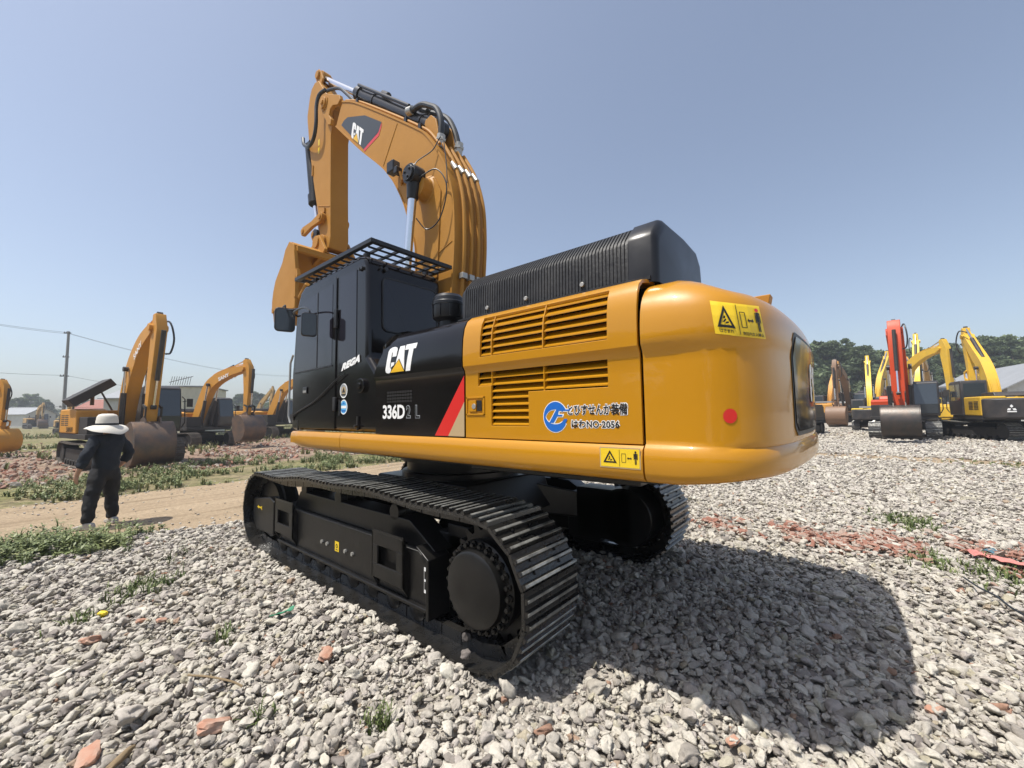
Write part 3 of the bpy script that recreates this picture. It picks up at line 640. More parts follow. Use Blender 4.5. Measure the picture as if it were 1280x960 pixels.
for za,zb in ((2.72,2.93),(1.80,1.95)): m=MB(); m.box(.475,.535,YC+.01,YC+.035,za,zb); m.obj('door_hinge',M['rub'],CAB,bevel=.006)
m=MB(); m.box(1.20,1.31,YC+.016,YC+.028,2.02,2.10); m.obj('door_handle',M['mir'],CAB,bevel=.006)
m=MB(); m.box(1.212,1.298,YC+.028,YC+.030,2.032,2.06); m.obj('handle_grip',M['zinc'],CAB)
# grab rail and low side frame line
m=MB(); m.tube(smooth_path([(1.58,YC+.015,1.70),(1.5,YC+.03,1.78),(.95,YC+.03,1.93),(.45,YC+.03,2.14),(.30,YC+.02,2.19)],6),.008,8); m.obj('body_line_rib',M['blkm'],CAB)
m=MB(); m.cyl((-.04,YC-.02,2.048),(-.04,YC+.035,2.048),.075,28); m.cyl((-.04,YC+.03,2.048),(-.04,YC+.05,2.048),.03,14); m.obj('fuel_cap',M['blk'],CAB,bevel=.008)
m=MB(); m.box(.02,.04,YC,YC+.02,1.60,1.74); m.cyl((.03,YC,1.64),(.03,YC+.05,1.64),.014,8); m.obj('door_catch',M['mir'],CAB)
for xa,xb2,za,zb in ((.40,.42,1.75,1.92),(1.45,1.47,1.58,1.70)): m=MB(); m.box(xa,xb2,YC,YC+.018,za,zb); m.obj('side_fitting',M['mir'],CAB)
fl=Flat(side(.392,2.225,YC+.006)); 
fl.fn=lambda u,v,l:(.392-u,YC+.006+l,2.225+v+u*.19)
fl.text('REGA',0,0,.385,.078,M['white'],.004,bold=.075,spacing=1.0,shear=.35); fl.obj('cab_lettering',CAB)
fl=Flat(side(.345,2.015,YC)); fl.disc(0,0,.08,M['greyf'],.002); fl.ring(0,0,.068,.080,M['white'],.003); fl.ring(0,0,.0,.045,M['tanf'],.003); fl.poly([(-.035,-.02),(.035,-.02),(0,.04)],M['black'],.004); fl.rect(-.05,-.052,.05,-.034,M['black'],.004); fl.obj('round_sticker',CAB)
fl=Flat(side(.340,1.840,YC)); fl.disc(0,0,.08,M['cyan'],.002); fl.ring(0,0,.068,.080,M['white'],.003); fl.rect(-.055,-.014,.055,.014,M['white'],.003); fl.rect(-.04,-.05,.04,-.032,M['blue'],.003); fl.poly([(-.03,.03),(.03,.03),(0,.055)],M['blue'],.003); fl.obj('round_sticker',CAB)
# rear window
m=MB()
def rr(x0,x1,z0,z1,r,n=5):
    P=[]
    for cx,cz,a in ((x1-r,z1-r,0),(x0+r,z1-r,90),(x0+r,z0+r,180),(x1-r,z0+r,270)):
        for i in range(n+1): q=R(a+90*i/n); P.append((cx+r*math.cos(q),cz+r*math.sin(q)))
    return P
o_=rr(.41,1.14,2.62,3.21,.07); i_=rr(.425,1.125,2.635,3.195,.06)
n=len(o_)
m=MB()
def rearx(z): return -.112-(3.22-z)*.023
for P,dx in ((o_,.0),):
    pass
V=[(rearx(z)-.012,y,z) for y,z in o_]+[(rearx(z)-.012,y,z) for y,z in i_]+[(rearx(z)+.01,y,z) for y,z in o_]
m.add(V,[(j,(j+1)%n,n+(j+1)%n,n+j) for j in range(n)]+[(j,2*n+j,2*n+(j+1)%n,(j+1)%n) for j in range(n)]); m.obj('window_seal',M['rub'],CAB)
m=MB(); m.add([(rearx(z)-.007,y,z) for y,z in i_],[tuple(range(n))]); m.obj('rear_window',M['glass'],CAB,ang=0)
# front screen and front pillar
m=MB(); m.prism([(.42,1.8),(1.22,1.8),(1.22,3.1),(.42,3.1)],0,.006,ax='x',M_=Matrix.Translation((1.725,0,0))@Matrix.Rotation(R(-4),4,'Y')@Matrix.Translation((0,0,0))) 
m.v=[(1.735-(z-2.28)*.135 if z>2.28 else 1.727,y,z) for x,y,z in m.v]; m.obj('front_screen',M['glass2'],CAB,ang=0)
m=MB(); m.tube([(1.80,1.27,1.66),(1.86,1.27,1.75),(1.84,1.27,2.45),(1.76,1.27,2.55)],.014,8); m.obj('grab_rail',M['zinc'],CAB)
for x,y in ((-.02,YC-.01),(.03,YC-.01)):
    m=MB(); m.cyl((x,y,3.275),(x,y+.035,3.275),.018,10); m.obj('guard_bolt',M['mir'],CAB)
for yy,rr2 in ((1.10,.022),(1.16,.012)): m=MB(); m.cyl((-.14,yy,3.29),(-.11,yy,3.29),rr2,10); m.obj('rear_bolt',M['mir'],CAB)
# roof guard: frame with bars over the roof, carried on feet
m=MB(); z0,z1=3.475,3.51; xa,xb_,ya,yb=-.26,1.56,.29,1.355
m.box(xa,xb_,yb-.05,yb,z0,z1+.01); m.box(xa,xb_,ya,ya+.05,z0,z1+.01); m.box(xa,xa+.05,ya+.05,yb-.05,z0,z1+.01); m.box(xb_-.05,xb_,ya+.05,yb-.05,z0,z1+.01)
for k in range(1,6): y=ya+(yb-ya)*k/6; m.box(xa+.05,xb_-.05,y-.011,y+.011,z0+.004,z1)
for k in range(1,13): x=xa+(xb_-xa)*k/13; m.box(x-.009,x+.009,ya+.05,yb-.05,z0-.008,z0+.012)
for x in (.05,1.25):
    for y in (.45,1.22): m.box(x-.04,x+.04,y-.02,y+.02,3.36,z0+.006)
m.obj('roof_guard',M['blkm'],CAB,bevel=.004)
m=MB(); m.tube([(1.44,1.24,3.44),(1.66,1.24,3.30)],.035,10); m.obj('roof_lamp',M['boomy'],CAB,bevel=.01)
# mirrors
for (c,w,h,arm) in (((1.02,1.50,2.77),.20,.30,[(1.60,1.31,3.02),(1.36,1.46,3.05),(1.06,1.50,3.04),(1.04,1.50,2.90)]),((1.86,1.30,2.60+.02),.25,.36,None)):
    if arm is None: continue
# left mirror pair measured at two depths
def mirror(px,py,pw,ph,y,arm):
    P=ony(px,py,y); d=(P-CAM).dot(_f); w=pw/FPX*d/ (abs(ray(px,py).y)**0) ; h=ph/FPX*d
    m=MB(); th=.045
    ax=Vector((CAM.x-P.x,CAM.y-P.y,0)).normalized(); ax=(ax*.75+Vector((-1,0,0))*.25).normalized(); sx=Vector((-ax.y,ax.x,0))
    Q=rr(-w/2,w/2,-h/2,h/2,w*.22)
    rows=[[P+sx*(a*k)+Vector((0,0,b*k))+ax*t for a,b in Q] for t,k in ((-.05,.55),(-.04,.86),(0,1.),(.02,1.),(.03,.95))]
    m.grid(rows,True); kk=len(Q); m.f.append(tuple(range(kk-1,-1,-1))); m.m.append(0); b_=len(m.v)-kk; m.f.append(tuple(range(b_,b_+kk))); m.m.append(0)
    o=m.obj('side_mirror',M['mir'],CAB,ang=45)
    m=MB(); m.add([P+sx*(a*.86)+Vector((0,0,b*.9))+ax*.0315 for a,b in Q],[tuple(range(kk))]); m.obj('mirror_glass',M['glass2'],CAB,ang=0)
    a=MB(); a.tube(smooth_path([P+Vector((0,0,h*.35)),P+Vector((0,0,h*.62))]+arm,5),.011,8); a.obj('mirror_arm',M['mir'],CAB)
mirror(386,406,18,30,1.48,[Vector((1.05,1.46,3.02)),Vector((1.45,1.40,3.04)),Vector((1.56,1.29,3.02))])
mirror(356,400,23,30,1.25,[Vector((2.32,1.22,3.26)),Vector((2.0,1.24,3.2)),Vector((1.60,1.26,3.15))])
# ---- deck behind the cab, precleaner, hood
m=MB(); m.prism([(.98,2.40),(1.09,2.518),(-1.09,2.518),(-1.0,1.5),(.98,1.5)],-3.0,-.36,ax='x'); m.box(-1.3,-.15,-.6,.34,1.5,1.9); m.obj('engine_bay',M['blkm'],EX)
# right side panels mirror the left ones in plain form
panel('right_side_panel',[M['yel']],-.36,-2.968,(),(-1.0,-1.6,-2.3),None,s=-1)
m=MB(); m.prism([(-.36,1.575),(1.3,1.575),(1.3,2.15),(.9,2.35),(-.36,2.45)],-1.34,-.45); m.obj('fuel_tank',M['yel'],EX,bevel=.04,seg=3)
m=MB(); px=(-.93,.93)
m.lathe((px[0],px[1],2.50),[(.09,0),(.09,.12),(.145,.15),(.152,.18),(.152,.27),(.158,.275),(.158,.30),(.150,.31),(.145,.345),(.12,.375),(.06,.39),(.0,.392)],32)
for k in range(10):
    q=2*math.pi*k/10; m.box(-.004,.004,-.006,.006,2.66,2.77,Matrix.Translation((px[0]+.153*math.cos(q),px[1]+.153*math.sin(q),0))@Matrix.Rotation(q+R(90),4,'Z'))
m.obj('air_precleaner',M['blkm'],EX,ang=30)
# hood: ribbed cover and plain end cap
def hood_sec(k=0,g=0): return [(1.155+g,2.50),(1.146+g,2.765+k),(1.132+g,2.80+k),(1.045+g*.5,2.895+k+g),(1.0,2.915+k+g),(.62,2.93+k+g),(.34,2.915+k+g),(.25-g,2.84+k),(.20-g,2.50)]
m=MB(); rows=[]; x=-1.375; n=0
base=hood_sec()
rows.append([(x+.02,y,2.50+(z-2.50)*.93) if z>2.6 else (x+.0,y,z) for y,z in base])
N=58; x0,x1=-1.385,-2.845
for i in range(N):
    xa=x0+(x1-x0)*i/N; st=(x1-x0)/N
    for u,g in ((0,0),(.25,0),(.38,.008),(.72,.008),(.85,0)):
        prof=hood_sec(0,0); 
        row=[]
        for j,(y,z) in enumerate(prof):
            gg=g if (1<=j<=6) else (g*.6)
            cy_,cz_=.66,2.6; d=Vector((y-cy_,z-cz_)).normalized(); row.append((xa+st*u,y+d.x*gg,z+max(0,d.y)*gg))
        rows.append(row)
rows.append([(x1,y,z) for y,z in base])
m.grid(rows); m.f.append(tuple(range(len(base)-1,-1,-1))); m.m.append(0)
HD=m.obj('engine_hood',M['rub'],EX,ang=40)
m=MB(); cap=[(x1,0,.0),(x1,.016,.012),(x1-.135,.016,.014),(x1-.155,.008,.004),(x1-.168,-.012,-.012),(x1-.172,-.035,-.03)]
rows=[[(x,y+(g if y>.66 else -g),z+(k if z>2.6 else 0)) for y,z in base] for x,g,k in cap]
m.grid(rows); m.f.append(tuple(range(len(m.v)-len(base),len(m.v)))); m.m.append(0); m.obj('hood_end_cap',M['blkm'],EX,ang=50)
for x in (-1.66,-2.05,-2.52):
    m=MB(); m.cyl((x,1.14,2.585),(x,1.172,2.585),.016,12); m.obj('hood_bolt',M['zinc'],HD,bevel=.003)
m=MB(); m.prism([(1.10,2.515),(1.185,2.515),(1.185,2.535),(1.10,2.56)],-2.98,-1.34,ax='x'); m.obj('hood_seal',M['rub'],EX)
# ---- counterweight (lofted)
half=[(-2.985,1.0),(-3.06,1.0),(-3.14,1.0),(-3.22,.998),(-3.30,.990),(-3.37,.972),(-3.43,.945),(-3.48,.905),(-3.52,.855),(-3.55,.79),(-3.573,.70),(-3.590,.60),(-3.604,.48),(-3.613,.36),(-3.620,.22),(-3.624,.10),(-3.625,0)]
W_=1.376
plan=[(x,y*W_) for x,y in half]+[(x,-y*W_) for x,y in half[-2::-1]]
plan[0]=(-2.985,W_); 
Nn=[]
for i,(x,y) in enumerate(plan):
    a=plan[max(0,i-1)]; b_=plan[min(len(plan)-1,i+1)]; t=Vector((b_[0]-a[0],b_[1]-a[1])).normalized(); Nn.append(Vector((t.y,-t.x)) if Vector((t.y,-t.x)).dot(Vector((x+2.0,y)))>0 else Vector((-t.y,t.x)))
# inset by height: skirt band, body, crease, shoulder, top
levels=[(1.385,.11),(1.372,.07),(1.378,.03),(1.400,.008),(1.43,.0),(1.50,-.003),(1.548,.002),(1.568,.020),(1.578,.030),(1.60,.031),(1.80,.031),(2.0,.031),(2.046,.031),(2.078,.022),(2.108,.003),(2.16,.002),(2.22,.005),(2.28,.014),(2.33,.030),(2.375,.055),(2.415,.092),(2.445,.137),(2.468,.19),(2.485,.26),(2.495,.36)]
rows=[]
for z,d in levels:
    row=[]
    for i,(x,y) in enumerate(plan):
        rearf=min(1,max(0,(-3.15-x)/.35))     # the lower face blends flush towards the rear
        dd=d
        if 1.57<z<2.09: dd=d*(1-.55*rearf)
        if z<1.5: z_=z+.045*rearf*(1.5-z)/.13
        else: z_=z
        if z>2.1: z_=z-.10*rearf*((z-2.1)/.4)**1.5
        x2,y2=x-Nn[i].x*dd,y-Nn[i].y*dd
        x2=min(x2,-2.985); row.append((x2,y2,z_))
    rows.append(row)
m=MB(); m.grid(rows); k=len(plan); b_=len(m.v)-k
m.f.append(tuple(range(b_,b_+k))); m.m.append(0); m.f.append(tuple(range(k-1,-1,-1))); m.m.append(0)
m.f.append(tuple([i*k for i in range(len(levels))]+[i*k+k-1 for i in range(len(levels)-1,-1,-1)])); m.m.append(0)
CW=m.obj('counterweight',M['yel'],EX,ang=50)
su=CW.modifiers.new('smooth','SUBSURF'); su.levels=0; su.render_levels=0
bm=bmesh.new(); bm.from_mesh(CW.data); bmesh.ops.triangulate(bm,faces=bm.faces); CWT=BVHTree.FromBMesh(bm); bm.free()
def on_cw(px,py):
    r=ray(px,py); h=CWT.ray_cast(CAM,r.normalized(),50); 
    return (h[0],h[1]) if h[0] is not None else (None,None)
def conform(q,W,H):      # q: pixel corners of lower-left, lower-right, upper-right, upper-left, mapped onto the casting itself
    def fn(u,v,l):
        a,b_=u/W,v/H
        x=(q[0][0]*(1-a)+q[1][0]*a)*(1-b_)+(q[3][0]*(1-a)+q[2][0]*a)*b_; y=(q[0][1]*(1-a)+q[1][1]*a)*(1-b_)+(q[3][1]*(1-a)+q[2][1]*a)*b_
        p,n=on_cw(x,y)
        if p is None: return (0,0,-5)
        if n.dot(CAM-p)<0:n=-n
        return tuple(p+n*l)
    return fn
fl=Flat(conform([(894,417),(957,424),(948,383),(887,376)],.3,.2),[.03*k for k in range(1,10)],[.025*k for k in range(1,8)]); fl.rect(0,0,.3,.2,M['warn'],.002,20,16); warn_art(fl,.3,.2,.0055)
fl.text('はさまれ',.03,.012,.085,.022,M['black'],.0065,bold=.02); fl.text('旋回内立入禁止',.165,.010,.125,.020,M['black'],.0065,bold=.02)
fl.obj('warning_sticker',CW)
fl=Flat(conform([(903,530),(922,530),(922,510),(903,510)],1,1)); fl.disc(.5,.5,.46,M['red'],.003,28); fl.obj('red_reflector',CW)
# rear recess panel with logo
fl=Flat(lambda u,v,l:(0,0,0))
def rearpt(y,z,l):
    # point on the casting's rear at (y,z)
    h=CWT.ray_cast(Vector((-6,y,z)),Vector((1,0,0)),10)
    return (h[0].x-l,y,z) if h[0] is not None else (-3.6,y,z)
Q=[(-.70,1.62),(.70,1.62),(.735,1.66),(.70,2.10),(.62,2.18),(-.62,2.18),(-.70,2.10),(-.735,1.66)]
def panel_grid(y0,y1,z0,z1,l,ny,nz,inset):
    return [[rearpt(y0+(y1-y0)*i/ny,(z0+inset(i/ny))+((z1-z0-2*inset(i/ny)))*j/nz,l) for j in range(nz+1)] for i in range(ny+1)]
ins=lambda t: .0+.05*max(0,1-min(t,1-t)/.05)**2
m=MB(); m.grid(panel_grid(-.735,.735,1.60,2.19,.004,24,6,ins)); m.obj('rear_panel_trim',M['rub'],CW,ang=0,fix=False)
m=MB(); m.grid(panel_grid(-.71,.71,1.625,2.165,.008,24,6,ins)); RP=m.obj('rear_panel',M['blk'],CW,ang=60,fix=False)
fl=Flat(lambda u,v,l:rearpt(.10-u,1.80+v,.008+l)); cat_logo(fl,0,0,.55,.26,.004); fl.obj('rear_lettering',CW)
m=MB(); m.prism([(-3.46,2.38),(-3.40,2.40),(-3.38,2.475),(-3.48,2.475)],.40,.50); m.obj('lifting_eye',M['boomy'],CW,bevel=.006)
# ================================================================== BOOM, STICK, BUCKET
BY=.25
back=[(2.589,7.136),(2.181,6.905),(1.522,6.424),(.829,5.898),(.50,5.64),(.32,5.485),(.12,5.23),(-.007,5.022),(-.10,4.85),(-.150,4.72),(-.21,4.52),(-.245,4.326),(-.258,4.05),(-.250,3.725),(-.20,3.20),(-.12,2.6),(.02,1.95)]
belly=[(.38,1.80),(.46,2.4),(.485,3.0),(.495,3.5),(.503,3.88),(.539,4.084),(.60,4.24),(.666,4.40),(.742,4.60),(.83,4.775),(.935,4.95),(1.02,5.08),(1.117,5.20),(1.351,5.454),(1.907,5.94),(2.321,6.33),(2.80,6.79)]
tipp=[(2.93,6.95),(2.90,7.10),(2.76,7.16)]
poly=back[::-1]+[]    # foot back -> tip
full=belly+tipp+back  # closed loop
BM=bpy.data.objects.new('boom',None); COL.objects.link(BM); BM.parent=EX
m=MB()
def strip_body(m,back,belly,y):
    # sides as quads between matched samples, so the curved plates stay clean
    def rs(P,n):
        L=[0]
        for a,b in zip(P,P[1:]): L.append(L[-1]+math.dist(a,b))
        out=[]
        for i in range(n):
            s=L[-1]*i/(n-1);k=0
            while k<len(L)-2 and L[k+1]<s:k+=1
            t=(s-L[k])/(L[k+1]-L[k]); out.append((P[k][0]*(1-t)+P[k+1][0]*t,P[k][1]*(1-t)+P[k+1][1]*t))
        return out
    n=60; A=rs(back,n); B=rs(belly[::-1],n)
    rows=[[(a[0],y,a[1]),(b[0],y,b[1]),(b[0],-y,b[1]),(a[0],-y,a[1])] for a,b in zip(A,B)]
    m.grid(rows,True); m.f.append((0,1,2,3)); m.m.append(0); k=len(m.v)-4; m.f.append((k+3,k+2,k+1,k)); m.m.append(0)
strip_body(m,back,belly,BY)
m.obj('boom_box',M['boomy'],BM,bevel=0,ang=25)
# flange lips along the top and bottom plates
def offs(P,d):
    out=[]
    for i,p in enumerate(P):
        a=P[max(0,i-1)];b=P[min(len(P)-1,i+1)];t=Vector((b[0]-a[0],b[1]-a[1])).normalized(); out.append((p[0]-t.y*d,p[1]+t.x*d))
    return out
for P,d in ((back,.014),(belly[3:],.010)):
    m=MB(); S=[(p.x,p.z) for p in smooth_path([(x,0,z) for x,z in P],4)]
    O=offs(S,d); O2=offs(S,-d)
    w=BY+.012
    m.grid([[(a[0],w,a[1]),(a[0],-w,a[1]),(b[0],-w,b[1]),(b[0],w,b[1])] for a,b in zip(O,O2)],True)
    m.f.append((0,1,2,3)); m.m.append(0); k=len(m.v)-4; m.f.append((k+3,k+2,k+1,k)); m.m.append(0)
    m.obj('flange_plate',M['boomy'],BM,ang=30)
# weld seam between plates, tip fork plates, bosses
for sa,sb in (((.95,BY+.001,5.93),(1.30,BY+.001,5.44)),((-.22,BY+.001,3.85),(.49,BY+.001,3.62))): m=MB(); m.tube([sa,sb],.006,6); m.obj('weld_seam',M['boomy'],BM)
for s in (1,-1):
    m=MB(); fp=[(3.33,7.60),(3.10,7.53),(2.64,7.27),(2.60,7.17),(2.70,7.12),(2.87,7.20),(2.97,7.18),(3.00,7.08),(2.92,6.97),(2.94,6.88),(3.04,6.92),(3.20,7.15),(3.34,7.38),(3.38,7.52)]
    m.prism(fp,s*(BY-.03),s*(BY+.035)); m.cyl((3.19,s*(BY+.03),7.40),(3.19,s*(BY+.075),7.40),.10,24); m.cyl((3.19,s*(BY+.07),7.40),(3.19,s*(BY+.10),7.40),.045,16)
    m.obj('fork_plate',M['boomy'],BM,bevel=.008)
    m=MB(); m.lathe((.27,s*BY,4.66),[(.20,0),(.155,.03),(.14,.10),(.14,.16),(.12,.17)],28,Matrix.Rotation(R(-90*s),4,'X')); m.obj('cylinder_boss',M['boomy'],BM)
m=MB(); m.prism([(-.02,4.56),(.10,4.78),(.38,4.78),(.40,4.45),(.42,3.45),(.05,3.45)],BY,BY+.018); m.obj('doubler_plate',M['boomy'],BM,bevel=.005)
# boom emblem
pl=[(2.60,6.72),(2.50,6.765),(2.36,6.775),(1.86,6.515),(1.36,6.16),(1.45,6.035),(1.86,5.953)]
pl=[(2.605,6.715),(2.52,6.755),(2.40,6.755),(1.84,6.505),(1.36,6.155),(1.435,6.04),(1.865,5.952)]
fl=Flat(lambda u,v,l:(u,BY+l,v)); fl.poly(pl,M['dgrey'],.004); fl.poly([(1.84,5.905),(1.87,5.952),(1.445,6.03),(1.36,6.145),(1.355,6.10),(1.43,5.97)],M['red'],.0035)
ca=Vector((2.26,6.335)); 
ux=Vector((-.36,-.325)); uy=Vector((-.045,.255))      # along the arm, and up
f2=Flat(lambda u,v,l:(ca.x+ux.x*u+uy.x*v,BY+l,ca.y+ux.y*u+uy.y*v)); cat_logo(f2,0,0,1,1,.008,shear=.04,frame=M['dgrey'])
fl.obj('emblem_plate',BM); f2.obj('brand_lettering',BM)
fl=Flat(lambda u,v,l:(4.0-u,.17+l,7.0+v))
# pipes along the back
bk=[(x,z) for x,z in back[6:15]]
for i,y in enumerate((.15,.03,-.09,-.21)):
    O=offs(bk,-.07); P=[(x,y,z) for x,z in O]; P=P+[(-.20,y,2.7)]
    m=MB(); m.tube(smooth_path(P,5),.024,10); m.obj('hydraulic_pipe',M['boomy'],BM)
for z0,x0,nx in ((3.42,-.30,0),(4.86,-.165,1)):
    for y in (.15,.03,-.09,-.21):
        m=MB()
        if nx: m.cyl((x0-.03,y,z0-.05),(x0+.05,y,z0+.07),.036,12)
        else: m.box(x0-.04,x0+.035,y-.04,y+.04,z0-.035,z0+.035)
        m.obj('pipe_clamp',M['zinc'],BM,bevel=.006)
# pipes along the top plate
for y in (.19,-.19):
    O=offs(back[0:7],-.045); m=MB(); m.tube(smooth_path([(x,y,z) for x,z in O],5),.022,8); m.obj('hydraulic_pipe',M['boomy'],BM)
    for k in (1,3,4): x,z=O[k]; m=MB(); m.box(x-.03,x+.03,y-.04,y+.04,z-.05,z+.035); m.obj('pipe_clamp',M['blkm'],BM,bevel=.004)
# hoses from pipes to the arm cylinder
A0=Vector((.34,0,5.68)); A1=Vector((2.46,0,7.345)); A2=Vector((3.83,0,8.42))
for y,hp,_k in ((.14,[(.124,.14,5.37),(.115,.14,5.62),(.20,.14,5.82),(.34,.14,5.94),(.535,.14,6.06),(.80,.13,6.10)],0),(-.16,[(.10,-.16,5.40),(.18,-.16,5.66),(.32,-.16,5.91),(.53,-.16,6.09),(.72,-.14,6.21)],1)):
    s=Vector(hp[0]); e=Vector(hp[-1]); m=MB(); m.tube(smooth_path(hp,6),.040,10); m.obj('hydraulic_hose',M['hose'],BM)
    m=MB(); d=Vector((-.05,0,.26)).normalized(); m.cyl(s-d*.12,s+d*.05,.056,14); m.cyl(s-d*.03,s+d*.0,.07,6); m.obj('hose_fitting',M['zinc'],BM); m=MB(); m.cyl(e-Vector((.05,0,0)),e+Vector((.06,0,.03)),.06,12); m.obj('hose_fitting',M['zinc'],BM)
m=MB(); m.tube(smooth_path([(.27,.46,4.82),(.30,.40,5.0),(.1,.30,5.12),(-.05,.27,5.25),(-.12,.26,4.9),(-.15,.27,4.6)],6),.007,6); m.tube(smooth_path([(.16,.45,4.72),(-.05,.36,4.78),(-.20,.32,4.52),(-.10,.34,4.15),(.1,.38,4.05),(.22,.46,4.2)],6),.008,6); m.obj('grease_line',M['hose'],BM)
m=MB(); m.prism([(.12,5.30),(.50,5.63),(.44,5.78),(.32,5.80),(.22,5.70)],.12,.15); m.prism([(.12,5.30),(.50,5.63),(.44,5.78),(.32,5.80),(.22,5.70)],-.15,-.12); m.obj('cylinder_bracket',M['boomy'],BM,bevel=.008)
m=MB(); d=(A1-A0).normalized(); 
m.tube([A0,A1],.115,24); m.tube([A1-d*.16,A1-d*.0],.135,24); m.tube([A1-d*.75,A1-d*.69],.125,24); m.tube([A0+d*.35,A0+d*.40],.125,20)
m.cyl(A0+Vector((0,-.09,0)),A0+Vector((0,.09,0)),.13,20)
m.tube([A0+d*.75+Vector((-.08,.12,.08)),A1-d*.12+Vector((-.08,.12,.08))],.028,8); m.tube([A0+d*.4+Vector((-.07,0,.14)),A0+d*.55+Vector((-.07,0,.14)),A0+d*.7+Vector((-.02,0,.08))],.04,8)
m.tube([A0+d*1.55+Vector((-.07,.05,.13)),A0+d*1.75+Vector((-.07,.05,.13))],.05,8)
AC=m.obj('arm_cylinder',M['blkm'],EX,ang=40,bevel=.004)
m=MB(); m.tube([A1,A2],.062,20); m.obj('piston_rod',M['chrome'],AC)
m=MB(); m.cyl(A2+Vector((0,-.08,0)),A2+Vector((0,.08,0)),.12,20); m.obj('rod_eye',M['boomy'],AC,bevel=.006)
# boom cylinders
for s in (1,-1):
    T=Vector((.275,s*.45,4.78)); Bm=Vector((.66,s*.45,1.75)); d=(T-Bm).normalized(); mid=Bm+d*1.75
    m=MB(); m.tube([Bm,mid],.10,20); m.tube([mid-d*.14,mid],.12,20); BC=m.obj('boom_cylinder',M['blkm'],EX)
    m=MB(); m.tube([mid,T-d*.12],.055,20); m.obj('piston_rod',M['chrome'],BC)
    m=MB(); m.cyl(T+Vector((0,-.085,0)),T+Vector((0,.085,0)),.128,28); m.cyl(T+Vector((0,s*.08,0)),T+Vector((0,s*.11,0)),.10,24); m.tube([T-d*.30,T-d*.1],[.07,.09],16)
    for k in range(3): q=R(20+k*120); m.cyl(T+Vector((.055*math.cos(q),s*.10,.055*math.sin(q))),T+Vector((.055*math.cos(q),s*.125,.055*math.sin(q))),.018,8)
    m.obj('rod_eye',M['blkm'],BC,bevel=.006)
# work light on the boom
m=MB(); m.box(.80,.96,.30,.42,5.10,5.26); m.box(.73,.81,.31,.41,5.04,5.14); WL=m.obj('work_light',M['blkm'],BM,bevel=.015)
m=MB(); m.tube([(.84,BY,4.98),(.70,.34,4.96),(.72,.36,5.06)],.018,8); m.box(.60,.64,.25,.30,4.93,5.04); m.obj('lamp_bracket',M['boomy'],BM)
m=MB(); m.box(.792,.799,.315,.405,5.125,5.24); m.obj('lamp_lens',M['glass2'],BM)
# stick
SW=.17
ST=bpy.data.objects.new('stick',None); COL.objects.link(ST); ST.parent=EX
sp_=[(3.105,4.93),(3.16,4.74),(3.38,4.74),(3.52,5.05),(3.594,5.437),(3.829,6.18),(4.04,6.947),(4.17,7.60),(4.185,7.72),(4.095,8.06),(4.02,8.20),(3.88,8.26),(3.72,8.22),(3.34,7.72),(3.10,7.40),(3.08,7.15),(3.165,6.84),(3.14,5.8)]
m=MB(); m.prism(sp_,-SW,SW); m.obj('stick_box',M['boomy'],ST,bevel=.012)
m=MB()
for s in (1,-1):
    m.prism([(3.86,8.22),(3.70,8.18),(3.63,8.25),(3.72,8.44),(3.82,8.55),(3.92,8.53),(3.95,8.42)],s*.09,s*.125); m.cyl((3.83,s*.08,8.42),(3.83,s*.16,8.42),.075,16)
    m.cyl((3.40,s*SW,4.90),(3.40,s*(SW+.04),4.90),.14,24); m.cyl((3.36,s*SW,5.34),(3.36,s*(SW+.03),5.34),.09,20)
m.obj('pin_boss',M['boomy'],ST,bevel=.006)
m=MB(); m.cyl((3.19,-.30,7.40),(3.19,.30,7.40),.13,24); m.obj('hinge_pin',M['boomy'],ST)
m=MB(); m.tube([(3.15,SW+.002,5.50),(3.60,SW+.002,5.66)],.008,6); m.box(3.30,3.37,SW,SW+.03,5.44,5.52); m.box(3.84,3.88,SW,SW+.02,6.35,6.55);m.obj('stick_fitting',M['boomy'],ST)
fl=Flat(lambda u,v,l:(u,SW+l,v)); fl.rect(3.60,6.86,3.66,6.98,M['warn'],.004); fl.rect(3.60,6.70,3.66,6.82,M['warn'],.004); fl.obj('small_sticker',ST)
# hose loop at the elbow
m=MB(); m.tube(smooth_path([tuple(ony(a,b,y)) for a,b,y in ((407,112,.24),(399,119,.28),(395.5,133,.30),(395,155,.30),(392,173,.28),(386,183,.24),(380,181,.20),(379,173,.16))],8),.032,10)
m.tube(smooth_path([tuple(ony(a,b,.17)) for a,b in ((443,127),(433,117),(424,110.5),(413,112),(408,114))],8),.028,10); m.obj('hydraulic_hose',M['hose'],ST)
m=MB(); m.box(4.02,4.16,.05,.17,7.0,7.18); m.obj('hose_block',M['hose'],ST,bevel=.01)
# bucket cylinder in front of the stick
K0=Vector((4.42,0,7.30)); K1=Vector((4.13,0,5.95)); K2=Vector((3.93,0,5.25)); d=(K0-K1).normalized()
m=MB(); m.tube([K0,K1],.10,20); m.tube([K1+d*.18,K1],.125,20); BK=m.obj('bucket_cylinder',M['blkm'],EX)
m=MB(); m.tube([K1,K2],.05,16); m.obj('piston_rod',M['chrome'],BK)
m=MB(); m.cyl(K2+Vector((0,-.09,0)),K2+Vector((0,.09,0)),.10,16); m.obj('rod_eye',M['blkm'],BK)
